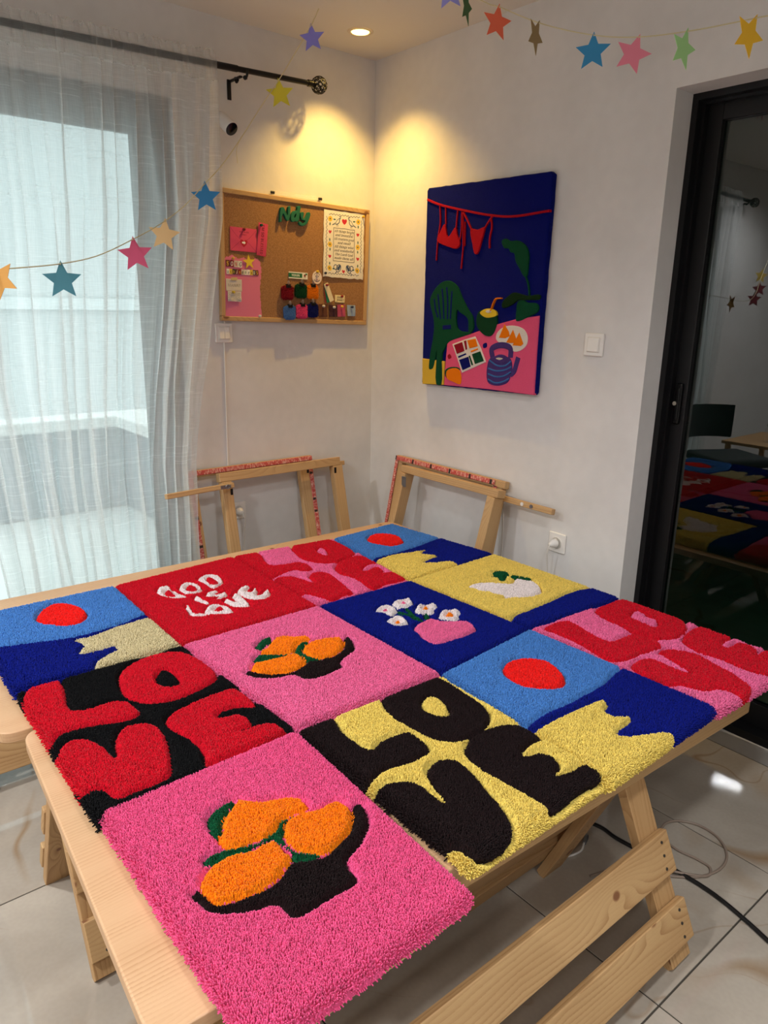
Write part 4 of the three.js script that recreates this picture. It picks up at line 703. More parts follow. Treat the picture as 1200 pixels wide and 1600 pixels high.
{ // pink envelope with a red heart
  const tex = print(320, 240, (x, w, h) => { x.fillStyle = '#d8476f'; x.fillRect(0, 0, w, h); x.strokeStyle = '#a82a4e'; x.lineWidth = 3; x.beginPath(); x.moveTo(0, 4); x.quadraticCurveTo(110, 130, 160, 140); x.quadraticCurveTo(210, 130, w, 4); x.moveTo(0, h); x.lineTo(130, 126); x.moveTo(w, h); x.lineTo(190, 126); x.stroke(); heart(x, 160, 150, 46, '#b5102c'); x.fillStyle = '#fff'; x.beginPath(); x.moveTo(138, 142); x.lineTo(160, 142); x.lineTo(160, 132); x.lineTo(184, 150); x.lineTo(160, 168); x.lineTo(160, 158); x.lineTo(138, 158); x.fill(); x.fillStyle = '#7c1030'; x.font = 'bold 22px sans-serif'; x.textAlign = 'center'; x.fillText('GOD BLESS', 165, 50); x.fillText('YOU !', 165, 76); });
  const t = pinned('envelope', 'pink envelope with a red heart seal, at the left of the cork board', 'envelope', 1.670, 1.738);
  part('paper', sheet(0.129, 0.096, 0.003, 9), std('#ffffff', 0.8, { map: tex }), t); pin(t, '#7a1522', 0.0, 0.042);
  const tex2 = print(120, 360, (x, w, h) => { x.fillStyle = '#cf3d66'; x.fillRect(0, 0, w, h); x.fillStyle = '#6d0c2c'; x.font = 'bold 46px sans-serif'; x.translate(w / 2, h / 2); x.rotate(Math.PI / 2); x.textAlign = 'center'; x.textBaseline = 'middle'; x.fillText("I'M SO BLESSED", 0, 2, 330); });
  const s = pinned('paper_tag', 'narrow pink paper strip with dark red capital lettering, beside the envelope', 'paper strip', 1.760, 1.744); s.rotation.z = -0.115;
  part('paper', sheet(0.047, 0.136, 0.004, 14), std('#ffffff', 0.8, { map: tex2 }), s, [0, 0, 0.003]); pin(s, '#14533a', -0.012, 0.058, 0.006);
}
{ // torn pink sheet and what is stuck on it
  const t = pinned('torn_paper', 'large torn pink sheet of paper at the lower left of the cork board', 'paper', 1.660, 1.538); t.rotation.z = 0;
  const P = []; const line = [[-0.092, -0.123], [0.09, -0.124], [0.088, -0.07], [0.084, -0.03], [0.088, 0.03], [0.094, 0.075], [0.088, 0.115], [0.065, 0.13], [0.045, 0.112], [0.03, 0.12], [0.01, 0.128], [-0.02, 0.122], [-0.05, 0.138], [-0.088, 0.118]];
  for (let i = 0; i < line.length; i++) { const a = line[i], b = line[(i + 1) % line.length], torn = i > 0 && i < line.length - 1, n = torn ? 7 : 2; for (let k = 0; k < n; k++) { const f = k / n; P.push([a[0] + (b[0] - a[0]) * f + (torn && k ? (rnd() - 0.5) * 0.006 : 0), a[1] + (b[1] - a[1]) * f + (torn && k ? (rnd() - 0.5) * 0.006 : 0)]); } }
  part('paper', new THREE.ExtrudeGeometry(shapeOf(P), { depth: 0.0012, bevelEnabled: false }), std('#dd7896', 0.85), t, [0, 0, 0.001]); pin(t, '#cfc9c4', 0.078, -0.116); pin(t, '#d6a44a', -0.046, 0.122);
  const words = 'SONGachivemenUS', fonts = ['bold 58px serif', 'bold 60px sans-serif', 'bold 52px monospace', 'italic bold 60px serif'], inks = ['#e8c33a', '#4a1d14', '#efe9e0', '#b3202c', '#20252a', '#2c6a48'], papers = ['#6a3328', '#e6dfd2', '#20302a', '#cfc4b4', '#e7c94c', '#8d1f24', '#efeae4'];
  const atlas = print(1024, 64, (x) => { for (let i = 0; i < words.length; i++) { const pc = papers[(i * 5) % 7]; let ink = inks[(i * 7 + 1) % 6]; if (['#6a3328', '#20302a', '#8d1f24'].includes(pc)) ink = i % 2 ? '#efe9e0' : '#e8c33a'; else if (['#e8c33a', '#efe9e0'].includes(ink)) ink = '#2a1512'; x.fillStyle = pc; x.fillRect(i * 64, 0, 64, 64); x.fillStyle = ink; x.font = fonts[i % 4]; x.textAlign = 'center'; x.textBaseline = 'middle'; x.fillText(words[i], i * 64 + 32, 34); } });
  const letters = pinned('ransom_lettering', 'mixed cut-out magazine letters in two lines on the torn pink paper', 'lettering', 1.655, 1.62); const mat = std('#ffffff', 0.7, { map: atlas });
  for (let i = 0; i < words.length; i++) { const top = i < 4, k = top ? i : i - 4, w = top ? 0.0185 : 0.0135, g = box(w, top ? 0.027 : 0.022, 0.001), uv = g.attributes.uv; for (let q = 0; q < uv.count; q++) uv.setX(q, (i + uv.getX(q)) / 16); part('paper_letter', g, mat, letters, [-0.066 + k * (top ? 0.0195 : 0.0142), top ? 0.017 : -0.016 + 0.001 * k * 0.3, 0.0035], [0, 0, (rnd() - 0.5) * 0.3]); }
  const sp = []; for (let k = 0; k < 10; k++) { const r = k % 2 ? 0.013 : 0.032, a = k * Math.PI / 5 + Math.PI / 2 + 0.12; sp.push([r * Math.cos(a), r * Math.sin(a)]); }
  const st = pinned('paper_star', 'small yellow paper star at the top of the torn pink paper', 'paper star', 1.691, 1.648); part('star', new THREE.ExtrudeGeometry(shapeOf(sp), { depth: 0.0012, bevelEnabled: false }), std('#e3c531', 0.7), st, [0, 0, 0.005]);
  const nt = pinned('paper_note', 'pale grey note with faint capitals under a strip of tape on the pink paper', 'note', 1.615, 1.55);
  part('paper', sheet(0.076, 0.05, 0.002, 21), std('#ffffff', 0.85, { map: print(200, 130, (x, w, h) => { x.fillStyle = '#cfc7bd'; x.fillRect(0, 0, w, h); x.fillStyle = '#a9a298'; x.font = 'bold 46px sans-serif'; x.textAlign = 'center'; x.fillText('MANA?', w / 2, 84); }) }), nt, [0, 0, 0.002]); part('tape', box(0.03, 0.011, 0.0006), std('#dcc98a', 0.5, { transparent: true, opacity: 0.85 }), nt, [0.0, 0.026, 0.0065], [0, 0, 0.1]);
  const n2 = pinned('paper_note', 'small white note closely written in grey with a yellow pin, below the taped note', 'note', 1.615, 1.503);
  part('paper', sheet(0.065, 0.042, 0.003, 31), std('#ffffff', 0.85, { map: print(200, 130, (x, w, h) => { x.fillStyle = '#d8d3cb'; x.fillRect(0, 0, w, h); x.strokeStyle = '#8a8883'; x.lineWidth = 3; const q = mulberry(5); for (let k = 0; k < 9; k++) { x.beginPath(); for (let i = 8; i < w - 8; i += 4) x.lineTo(i, 12 + k * 13 + (q() - 0.5) * 11); x.stroke(); } }) }), n2, [0, 0, 0.004]); pin(n2, '#c9b322', -0.008, 0.018, 0.008);
}
{ // green label strip, face badge, joy note
  const t = pinned('paper_label', 'small green and white printed label above the wool samples on the cork board', 'label', 1.946, 1.602);
  part('card', box(0.103, 0.029, 0.0012), std('#ffffff', 0.5, { map: print(412, 116, (x, w, h) => { x.fillStyle = '#e7e6de'; x.fillRect(0, 0, w, h); x.fillStyle = '#0d6b3c'; x.fillRect(0, 20, 292, 76); x.fillStyle = '#f2f1ea'; x.font = 'bold 56px sans-serif'; x.textAlign = 'center'; x.fillText('YIDUN', 150, 78); x.fillStyle = '#7e3c26'; x.beginPath(); x.ellipse(350, 52, 22, 24, 0.3, 0, 7); x.fill(); x.fillStyle = '#0d6b3c'; x.beginPath(); x.ellipse(382, 28, 20, 16, 0.3, 0, 7); x.fill(); x.fillStyle = '#2a2622'; x.fillRect(332, 70, 8, 30); x.fillRect(360, 70, 8, 30); }) }), t, [0, 0, 0.002]);
  const b = pinned('badge', 'oval pale badge with a drawn smiling face under a yellow pin', 'badge', 2.050, 1.597);
  const s = new THREE.Shape(); s.absellipse(0, 0, 0.0265, 0.029, 0, Math.PI * 2); const g = new THREE.ExtrudeGeometry(s, { depth: 0.0015, bevelEnabled: false, curveSegments: 24 }), uv = g.attributes.uv; for (let i = 0; i < uv.count; i++) uv.setXY(i, uv.getX(i) / 0.053 + 0.5, uv.getY(i) / 0.058 + 0.5);
  part('card', g, std('#ffffff', 0.6, { map: print(160, 176, (x, w, h) => { x.fillStyle = '#e6d6cd'; x.fillRect(0, 0, w, h); x.strokeStyle = '#2b2738'; x.lineWidth = 5; x.beginPath(); x.arc(80, 84, 56, 3.6, 5.8); x.stroke(); x.lineWidth = 9; x.beginPath(); x.arc(80, 92, 52, 0.5, 2.64); x.stroke(); x.lineWidth = 5; x.beginPath(); x.arc(60, 72, 7, 0, 7); x.moveTo(108, 72); x.arc(101, 72, 7, 0, 7); x.moveTo(80, 80); x.lineTo(76, 98); x.stroke(); x.strokeStyle = '#b0524c'; x.beginPath(); x.arc(80, 104, 20, 0.4, 2.7); x.stroke(); }) }), b, [0, 0, 0.001]); pin(b, '#dcb62c', 0, 0.026);
  const j = pinned('paper_note', 'small cream card with black handwriting and a dark red pin, right of the fanned strips', 'note', 2.182, 1.504);
  part('card', sheet(0.058, 0.034, 0.002, 41), std('#ffffff', 0.8, { map: print(230, 135, (x, w, h) => { x.fillStyle = '#e2d3a6'; x.fillRect(0, 0, w, h); x.fillStyle = '#16120e'; x.font = 'italic bold 50px serif'; x.textAlign = 'center'; x.fillText('God', 100, 56); x.fillText('Jesus !', 122, 108); }) }), j); pin(j, '#8d1c22', 0.010, 0.012);
  const f = pinned('swatch_fan', 'fan of narrow strips, cream in front of green and red, hung from one pin', 'swatches', 2.100, 1.565); f.rotation.z = 0;
  const strip = (w) => new THREE.ExtrudeGeometry(roundedPath([[-w, 0.008], [w, 0.008], [w, -0.08], [-w, -0.08]], 0.004), { depth: 0.0012, bevelEnabled: false });
  [['#a8443a', 0.08], ['#0f7a55', 0.2], ['#e2d5b4', 0.42]].forEach(([c, a], i) => part('strip', strip(0.0125), std(c, 0.7), f, [0, 0, 0.002 + i * 0.002], [0, 0, a])); pin(f, '#8d1c22', 0, 0, 0.008);
}
{ // six shaggy wool samples hung by bulldog clips
  const clipMat = std('#0d0d0f', 0.4, { metalness: 0.4 }), wire = std('#c9c6c0', 0.3, { metalness: 0.9 });
  const tuftsOf = (t, color, W, H, seed) => {
    const r = mulberry(seed), m = yarnOf(color), g = new THREE.ExtrudeGeometry(roundedPath([[-W, -H], [W, -H], [W, H], [-W, H]], 0.010), { depth: 0.007, bevelEnabled: true, bevelSize: 0.002, bevelThickness: 0.003, bevelSegments: 2 });
    const b = part('wool_pad', g, m, t, [0, 0, 0.003]); const L = [];
    for (let y = -H - 0.001; y <= H + 0.001; y += 0.0034) for (let x = -W - 0.001; x <= W + 0.001; x += 0.0034) { if (Math.hypot(Math.max(0, Math.abs(x) - W + 0.009), Math.max(0, Math.abs(y) - H + 0.009)) > 0.0105) continue; const e = Math.max(Math.abs(x) / W, Math.abs(y) / H) ** 4; L.push([x + (r() - 0.5) * 0.003, y + (r() - 0.5) * 0.003, e]); }
    const im = new THREE.InstancedMesh(TUFTS[0], m, L.length); im.name = 'pile'; im.userData.kind = 'stuff'; im.castShadow = im.receiveShadow = true; const c = new THREE.Color();
    L.forEach(([x, y, e], i) => { _q.setFromUnitVectors(UPV, V(x / W * 0.8 * e + 0.4 * (r() - 0.5), y / H * 0.8 * e + 0.4 * (r() - 0.5) - 0.15, 1).normalize()); const k = 0.85 + 0.3 * r(); im.setMatrixAt(i, _m.compose(V(x, y, 0.008), _q, V(0.0021, 0.008 * (1.1 - 0.3 * e), 0.0021))); im.setColorAt(i, c.setRGB(k, k, k)); });
    b.add(im);
  };
  const yc = {}, yarnOf = (c) => yc[c] ??= phy(c, 0.95, { sheen: 0.3, sheenColor: new THREE.Color(c).lerp(new THREE.Color('#fff'), 0.3), specularIntensity: 0.2 });
  const list = [[1.881, 1.525, '#7c0d1e', 'dark red', 'upper left'], [1.954, 1.534, '#064024', 'dark green', 'upper middle'], [2.018, 1.531, '#e07a10', 'orange', 'upper right'], [1.891, 1.438, '#4a74b4', 'sky blue', 'lower left'], [1.957, 1.444, '#e0487c', 'pink', 'lower middle'], [2.017, 1.449, '#06135c', 'navy', 'lower right']];
  list.forEach(([x, y, c, n, place], i) => {
    const t = pinned('wool_sample', `small shaggy ${n} wool sample in a black clip, ${place} on the cork board`, 'wool sample', x, y, 'six wool samples on the cork board'); t.rotation.z = (rnd() - 0.5) * 0.12;
    tuftsOf(t, c, 0.0265, 0.0265, 90 + i);
    const s = new THREE.Shape([[-0.004, 0.008], [0.004, 0.008], [0.006, -0.007], [-0.006, -0.007]].map((p) => new THREE.Vector2(...p)));
    const cl = part('clip', new THREE.ExtrudeGeometry(s, { depth: 0.022, bevelEnabled: true, bevelSize: 0.0008, bevelThickness: 0.0008, bevelSegments: 1 }).rotateY(Math.PI / 2).translate(-0.011, 0, 0), clipMat, t, [0.003, 0.029, 0.013]);
    part('clip_wire', mergeGeometries([tube([[-0.004, 0.006, 0.0], [-0.0045, 0.018, 0.003], [0, 0.024, 0.004], [0.0045, 0.018, 0.003], [0.004, 0.006, 0]], 0.0009, false, 20, 6), tube([[-0.004, 0.004, 0.006], [-0.006, 0.015, 0.012], [-0.009, 0.021, 0.014], [-0.003, 0.017, 0.013], [0.003, 0.004, 0.006]], 0.0009, false, 20, 6)]), wire, cl);
  });
  [[2.082, 1.449, 0.049, 0.058, '#5c3324', '#cfc9c4', 'brown', 'leftmost of four'], [2.142, 1.447, 0.050, 0.053, '#3b1424', '#cfc9c4', 'dark plum', 'under the pink one'], [2.189, 1.449, 0.046, 0.056, '#b2466a', '#dcae3a', 'dusty pink', 'with a yellow pin'], [2.248, 1.450, 0.049, 0.052, '#94a8c6', '#142550', 'pale blue', 'with a navy pin']].forEach(([x, y, w, h, c, p, n, place], i) => {
    const t = pinned('cloth_swatch', `small square ${n} cloth swatch along the cork board's lower edge, ${place}`, 'swatch', x, y, 'square cloth swatches at the bottom of the cork board'); t.rotation.z = (rnd() - 0.6) * 0.08;
    part('cloth', sheet(w, h, 0.004, 60 + i * 3, 0.001), std(c, 0.9, { bumpMap: plaster, bumpScale: 0.0005 }), t, [0, 0, i * 0.0012]); pin(t, p, 0, h / 2 - 0.009, 0.006 + i * 0.0012);
  });
}
{
  const t = thing('hanging_rail', 'thin clear bar with small dark clips along the top edge of the cork board', 'rail', [1.953, 1.936, Z0]); t.rotation.z = -0.01;
  part('clear_bar', rbox(0.27, 0.016, 0.005, 0.002), phy('#ffffff', 0.08, { transmission: 0.9, thickness: 0, ior: 1.45 }), t, [0, 0.006, 0.008]);
  for (const s of [-1, 1]) part('clip', mergeGeometries([rbox(0.02, 0.012, 0.008, 0.003).unindexed(), new THREE.CylinderGeometry(0.004, 0.004, 0.012, 12).rotateX(Math.PI / 2).unindexed()]), std('#3c3b3a', 0.4, { metalness: 0.6 }), t, [s * 0.126, 0.006, 0.008]);
}

// ---------- paper star garlands ----------
const stringMat = std('#d9cfa4', 0.8);
const GL = [[0.466, 1.545, -2.273], [0.544, 1.555, -2.279], [0.712, 1.578, -2.35], [0.835, 1.608, -2.394], [0.969, 1.667, -2.439], [1.147, 1.746, -2.59], [1.258, 1.814, -2.657], [1.359, 1.899, -2.7], [1.456, 1.975, -2.755], [1.561, 2.088, -2.789], [1.667, 2.234, -2.782], [1.725, 2.317, -2.764], [1.789, 2.417, -2.747], [1.838, 2.515, -2.702], [1.846, 2.564, -2.66]];
single('garland_string', mergeGeometries([tube([[-1.3, 2.1, -2.85], [-0.6, 1.75, -2.62], [-0.1, 1.6, -2.42], [0.25, 1.548, -2.30], ...GL], 0.0018, false, 160, 6), tube([[1.561, 2.088, -2.789], [1.546, 2.054, -2.79], [1.539, 1.999, -2.775]], 0.0011, false, 16, 6)]), stringMat, 'thin cream string of the left star garland, rising past the curtain to the ceiling', 'string');
single('garland_string', tube([[1.88, 2.563, -2.12], [1.957, 2.534, -2.068], [2.008, 2.490, -2.023], [2.06, 2.452, -1.965], [2.07, 2.443, -1.941], [2.122, 2.374, -1.804], [2.16, 2.303, -1.611], [2.164, 2.264, -1.458], [2.18, 2.247, -1.304], [2.172, 2.23, -1.101], [2.193, 2.233, -1.018], [2.2, 2.3, -0.6], [2.15, 2.5, -0.1]], 0.0018, false, 160, 6), stringMat, 'thin cream string of the right star garland, sagging across the right wall', 'string');
function starGeo(R, r = 0.46) { const p = []; for (let k = 0; k < 10; k++) { const q = k % 2 ? R * r : R, a = k * Math.PI / 5 + Math.PI / 2; p.push([q * Math.cos(a), q * Math.sin(a)]); } const s = shapeOf(p); const h = new THREE.Path(); h.absarc(0, R * 0.82, 0.0025, 0, 7); s.holes.push(h); return new THREE.ExtrudeGeometry(s, { depth: 0.0012, bevelEnabled: false }); }
const STAR = starGeo(0.056);
// place of the hole, size, turn about the string, roll
for (const [x, y, z, k, yaw, roll, color, where] of [
  [0.512, 1.568, -2.29, 1.0, -0.9, 0.5, '#b8812c', 'mustard gold paper star tilted at the left end of the left garland'],
  [-0.14, 1.61, -2.44, 1.0, 0.5, 0.05, '#a02c44', 'dark red paper star left of the frame on the left garland, mirrored in the glass'],
  [-0.42, 1.685, -2.55, 1.0, 0.6, -0.1, '#b04a5a', 'dull rose paper star farther left on the left garland, mirrored in the glass'],
  [-0.68, 1.785, -2.66, 1.0, 0.5, 0.1, '#c8a834', 'ochre paper star at the far left of the left garland, mirrored in the glass'],
  [0.712, 1.578, -2.35, 1.0, -0.35, 0.02, '#2f7585', 'dusty teal paper star low on the left garland'],
  [0.969, 1.667, -2.439, 1.0, -0.45, 0.10, '#bf4068', 'raspberry pink paper star on the left garland before the curtain'],
  [1.147, 1.746, -2.59, 1.0, -0.5, -0.12, '#d8b67e', 'beige paper star on the left garland before the curtain'],
  [1.359, 1.899, -2.70, 1.0, -0.55, 0.04, '#0f79b4', 'bright blue paper star on the left garland at the curtain edge'],
  [1.725, 2.317, -2.764, 1.0, -0.5, 0.12, '#c9bb0e', 'lime yellow paper star hanging in front of the curtain rod'],
  [1.838, 2.515, -2.702, 0.92, -0.8, 0.10, '#7a76cc', 'lavender paper star highest on the left garland, below the ceiling'],
  [1.957, 2.537, -2.068, 1.0, -0.6, 0.15, '#8f90dc', 'lavender paper star cut by the top edge, at the start of the right garland'],
  [2.008, 2.492, -2.023, 1.0, 0.45, -0.12, '#1f5a1c', 'dark green paper star turned nearly edge on, on the right garland'],
  [2.072, 2.441, -1.937, 1.0, -0.3, -0.10, '#e0603c', 'coral orange paper star on the right garland'],
  [2.122, 2.374, -1.804, 1.0, 0.25, -0.42, '#8f7646', 'khaki brown paper star twisted sideways on the right garland'],
  [2.160, 2.303, -1.611, 1.0, -1.0, 0.02, '#1180b4', 'bright blue paper star in the middle of the right garland'],
  [2.166, 2.262, -1.452, 1.0, -0.75, -0.30, '#e07c94', 'soft pink paper star on the right garland above the door corner'],
  [2.18, 2.247, -1.304, 1.0, -0.1, -0.20, '#a4dc90', 'mint green paper star on the right garland, second from the right end'],
  [2.174, 2.231, -1.105, 1.0, -0.25, -0.40, '#f0bc0c', 'golden yellow paper star at the right end of the right garland'],
]) {
  const t = thing('paper_star', where, 'paper star', [x, y, z], 'paper stars of the two garlands'); t.rotation.set(0, yaw, roll, 'YXZ');
  part('star', STAR, std(new THREE.Color(color).multiplyScalar(1.2).lerp(new THREE.Color('#ffffff'), 0.03), 0.75), t, [0, -0.046 * k, -0.0006]); t.children[0].scale.setScalar(k);
  part('string_loop', new THREE.TorusGeometry(0.004, 0.0008, 6, 14).rotateY(Math.PI / 2), stringMat, t, [0, 0.0005, 0]);
}

// ---------- tufting frames leaning in the corner ----------
const gripTex = dataTexture(512, 64, (u, v, x, y) => { const n = noise(u * 110, v * 60), m = noiseB(u * 200, v * 110); let c = [186, 74, 66]; if (n > 0.25) c = [206, 132, 120]; if (m > 0.5) c = [222, 186, 168]; const nail = Math.abs(u * 22 % 1 - 0.5) < 0.09 && Math.abs(v - 0.5 + 0.2 * ((Math.floor(u * 22) % 2) * 2 - 1)) < 0.16; if (nail) c = [44, 34, 32]; return c; });
const grip = std('#ffffff', 0.7, { map: gripTex });
function bar(name, a, b, w, d, mat, parent, out = [0, 0, 1]) {   // lumber from a to b: w across, d along «out»
  const A = V(...a), B = V(...b), L = A.distanceTo(B), g = grain(rbox(L, w, d, 0.003), 'x', rnd());
  const ex = B.clone().sub(A).normalize(), ez = V(...out).addScaledVector(ex, -V(...out).dot(ex)).normalize(), ey = ez.clone().cross(ex);
  g.applyMatrix4(new THREE.Matrix4().makeBasis(ex, ey, ez)); const c = A.add(B).multiplyScalar(0.5); g.translate(c.x, c.y, c.z);
  return part(name, g, mat, parent);
}
function strip(a, b, w, parent, out) { const m = bar('gripper_strip', a, b, w, 0.006, grip, parent, out); return m; }
const steel = std('#8d8f92', 0.35, { metalness: 0.85 });
{
  const t = thing('tufting_frame', 'wooden tufting frame edged with red gripper strips, leaning on the left wall', 'frame', [0, 0, 0], 'wooden tufting frames leaning in the corner');
  const z = (y) => -2.80 - 0.22 * y, O = [0, 0.21, 1], y1 = 0.745, xl = 1.368, xr = 1.985;
  // back frame with gripper strips
  bar('rail', [xl - 0.02, y1, z(y1) - 0.01], [xr + 0.01, y1, z(y1) - 0.01], 0.032, 0.03, woodFrame, t, O);
  bar('rail', [xl - 0.02, 0.035, z(0.035) - 0.012], [xr + 0.01, 0.035, z(0.035) - 0.012], 0.05, 0.03, woodFrame, t, O);
  bar('stile', [xl, 0.06, z(0.06) - 0.012], [xl, y1 - 0.016, z(y1) - 0.012], 0.034, 0.03, woodFrame, t, O);
  bar('stile', [xr - 0.03, 0.06, z(0.06) - 0.012], [xr - 0.03, y1 - 0.016, z(y1) - 0.012], 0.062, 0.03, woodFrame, t, O);
  strip([xl - 0.022, y1 + 0.006, z(y1) + 0.008], [xr + 0.012, y1 + 0.006, z(y1) + 0.008], 0.022, t, O);
  strip([xl - 0.010, 0.06, z(0.06) + 0.006], [xl - 0.010, y1 - 0.006, z(y1) + 0.006], 0.022, t, O);
  strip([xr + 0.0, 0.06, z(0.06) + 0.006], [xr + 0.0, y1 - 0.006, z(y1) + 0.006], 0.022, t, O);
  // legs bolted in front
  const f = 0.05; bar('crossbar', [1.465, 0.728, z(0.728) + f], [2.124, 0.728, z(0.728) + f], 0.04, 0.036, woodFrame, t, O);
  bar('leg', [1.49, 0.005, z(0) + f], [1.497, 0.708, z(0.708) + f], 0.05, 0.036, woodFrame, t, O); bar('leg', [2.112, 0.005, z(0) + f], [2.104, 0.708, z(0.708) + f], 0.056, 0.036, woodFrame, t, O);
  const arm = bar('foot_bar', [1.185, 0.702, z(0.7) + 0.128], [1.515, 0.699, z(0.7) + 0.088], 0.022, 0.022, woodFrame, t, O);
  part('hinge', mergeGeometries([rbox(0.05, 0.016, 0.003, 0.001).translate(1.47, 0.7, z(0.7) + 0.108).unindexed(), new THREE.TorusGeometry(0.009, 0.002, 8, 20).translate(1.478, 0.7, z(0.7) + 0.110).unindexed()]), steel, arm);
  bar('foot_bar', [1.95, 0.712, z(0.71) - 0.028], [2.21, 0.696, z(0.70) - 0.028], 0.022, 0.02, woodFrame, t, O);
  for (const [x, y] of [[1.513, 0.665], [2.085, 0.69], [1.955, 0.70]]) part('bracket', rbox(0.012, 0.03, 0.003, 0.001).translate(x, y, z(y) + f + 0.02 - (x === 1.955 ? 0.045 : 0)), std('#18181a', 0.4, { metalness: 0.5 }), t);
}
{
  const t = thing('tufting_frame', 'wooden tufting frame edged with red gripper strips, leaning on the right wall', 'frame', [0, 0, 0], 'wooden tufting frames leaning in the corner');
  const x = (y) => 2.215 + 0.2 * y, O = [-1, 0.2, 0], y1 = 0.742, za = -2.725, zb = -2.03;
  bar('rail', [x(y1) + 0.01, y1, za - 0.014], [x(y1) + 0.01, y1, zb + 0.006], 0.032, 0.03, woodFrame, t, O);
  bar('rail', [x(0.035) + 0.01, 0.035, za - 0.014], [x(0.035) + 0.01, 0.035, zb + 0.006], 0.05, 0.03, woodFrame, t, O);
  bar('stile', [x(0.06) + 0.01, 0.06, za + 0.008], [x(y1) + 0.01, y1 - 0.016, za + 0.008], 0.042, 0.03, woodFrame, t, O); bar('stile', [x(0.06) + 0.01, 0.06, zb - 0.03], [x(y1) + 0.01, y1 - 0.016, zb - 0.03], 0.042, 0.03, woodFrame, t, O);
  strip([x(y1) - 0.008, y1 + 0.006, za - 0.016], [x(y1) - 0.008, y1 + 0.006, zb - 0.05], 0.022, t, O);
  strip([x(0.06) - 0.008, 0.06, za - 0.006], [x(y1) - 0.008, y1 - 0.006, za - 0.006], 0.02, t, O); strip([x(0.06) - 0.008, 0.06, zb - 0.046], [x(y1) - 0.008, y1 - 0.006, zb - 0.046], 0.02, t, O);
  const f = -0.062, yT = 0.722;
  bar('crossbar', [x(yT) + f, yT, -2.605], [x(yT) + f, yT, -1.985], 0.034, 0.05, woodFrame, t, O);
  for (const [z0, z1] of [[-2.632, -2.562], [-2.032, -1.998]]) bar('leg', [x(0) + f, 0.006, (z0 + z1) / 2 - 0.045], [x(0.705) + f, 0.705, (z0 + z1) / 2 + (z0 < -2.3 ? 0.012 : -0.002)], 0.044, 0.06, woodFrame, t, O);
  part('bracket', rbox(0.004, 0.05, 0.028, 0.001).translate(x(0.67) + f - 0.032, 0.672, -2.562), steel, t);
  const arm = bar('foot_bar', [x(0.69) - 0.006, 0.692, -2.03], [x(0.69) - 0.006, 0.691, -1.752], 0.024, 0.024, woodFrame, t, O);
  for (const z of [-1.905, -1.856]) part('washer', new THREE.CylinderGeometry(0.008, 0.008, 0.003, 20).rotateZ(Math.PI / 2).translate(x(0.69) - 0.0195, 0.693, z), z < -1.88 ? plastic : steel, arm);
}

// ---------- cables on the floor ----------
single('power_cable', tube([[1.42, 0.006, -1.45], [1.60, 0.006, -1.18], [1.686, 0.006, -1.003], [1.683, 0.006, -0.94], [1.697, 0.006, -0.81], [1.701, 0.006, -0.666], [1.68, 0.006, -0.563], [1.655, 0.006, -0.48], [1.6, 0.006, -0.25]], 0.0058, false, 120, 10), std('#0c0c0d', 0.4), 'thick black cable running across the floor past the front sawhorse', 'cable');
single('power_cable', tube([[1.52, 0.004, -0.83], [1.60, 0.004, -0.80], [1.653, 0.004, -0.786], [1.683, 0.004, -0.752], [1.738, 0.004, -0.71], [1.812, 0.004, -0.692], [1.875, 0.004, -0.708], [1.922, 0.004, -0.758], [1.928, 0.004, -0.819], [1.898, 0.004, -0.868], [1.855, 0.004, -0.886], [1.80, 0.004, -0.866], [1.781, 0.004, -0.81], [1.79, 0.004, -0.75], [1.787, 0.004, -0.712], [1.754, 0.0045, -0.70], [1.71, 0.009, -0.735], [1.66, 0.011, -0.80], [1.58, 0.005, -0.87], [1.50, 0.004, -0.9]], 0.0036, false, 220, 10), std('#8b7a6c', 0.5), 'thin taupe cable lying in a loop on the tiles right of the sawhorse', 'cable');
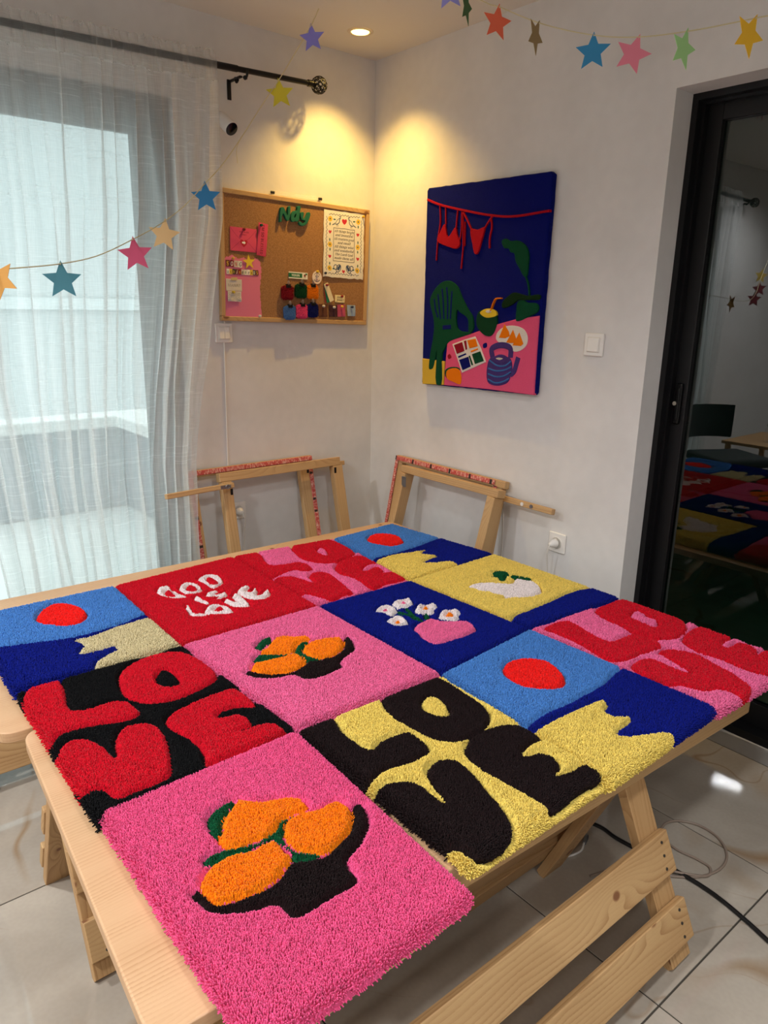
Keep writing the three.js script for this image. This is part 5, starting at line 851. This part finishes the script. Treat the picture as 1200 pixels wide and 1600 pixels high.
{
  const t = thing('cable_connector', 'short white cable with a metal tipped plug on the floor behind the sawhorse boards', 'plug', [1.59, 0.007, -0.985]);
  part('cable', tube([[-0.16, -0.003, -0.06], [-0.08, -0.003, 0.0], [-0.03, -0.002, 0.012], [0.0, 0, 0.0]], 0.003), plastic, t);
  part('plug_tip', mergeGeometries([rod([0, 0, 0], [0.026, 0, -0.01], 0.006), rod([0.026, 0, -0.01], [0.034, 0, -0.013], 0.0045)]), steel, t);
}
// ---------- seen only as reflections in the glass door: chair, low table and jar by the window wall ----------
{
  const t = thing('dining_chair', 'dark grey padded chair by the window wall, seen mirrored in the glass door', 'chair', [-0.12, 0, -2.45]); t.rotation.y = 0.5;
  const dark = std('#2c3132', 0.8), blk = std('#101112', 0.4, { metalness: 0.3 });
  part('seat', rbox(0.44, 0.07, 0.42, 0.03, 4), dark, t, [0, 0.45, 0]);
  const back = new THREE.CylinderGeometry(0.3, 0.3, 0.24, 24, 1, true, -0.75, 1.5); part('backrest', mergeGeometries([back, new THREE.CylinderGeometry(0.265, 0.265, 0.24, 24, 1, true, -0.75, 1.5)]), std('#2c3132', 0.8, { side: THREE.DoubleSide }), t, [0, 0.68, -0.06], [0, Math.PI, 0]);
  for (const [sx, sz] of [[1, 1], [1, -1], [-1, 1], [-1, -1]]) part('leg', rod([sx * 0.16, 0.42, sz * 0.15], [sx * 0.21, 0.0, sz * 0.2], 0.011), blk, t);
}
{
  const t = thing('side_table', 'small pale wood table beside the dark chair, mirrored in the glass door', 'table', [-0.85, 0, -2.45]);
  part('table_top', grain(rbox(0.7, 0.025, 0.5, 0.006), 'x'), woodA, t, [0, 0.50, 0]); for (const sx of [-1, 1]) for (const sz of [-1, 1]) part('leg', grain(rbox(0.035, 0.487, 0.035, 0.003), 'y', sx * 0.1), woodA, t, [sx * 0.31, 0.2435, sz * 0.21]);
  const j = thing('glass_jar', 'clear glass jar with a dark lid on the small pale table', 'jar', [-0.72, 0.513, -2.42]);
  part('jar_body', new THREE.LatheGeometry([[0, 0.001], [0.045, 0.001], [0.05, 0.01], [0.05, 0.1], [0.04, 0.115], [0.04, 0.125]].map((p) => new THREE.Vector2(...p)), 32), phy('#ffffff', 0.02, { transmission: 1, thickness: 0, ior: 1.45, side: THREE.DoubleSide }), j);
  part('jar_lid', new THREE.CylinderGeometry(0.043, 0.043, 0.016, 32).translate(0, 0.133, 0), std('#25282a', 0.4), j);
}

renderer.render(scene, camera);
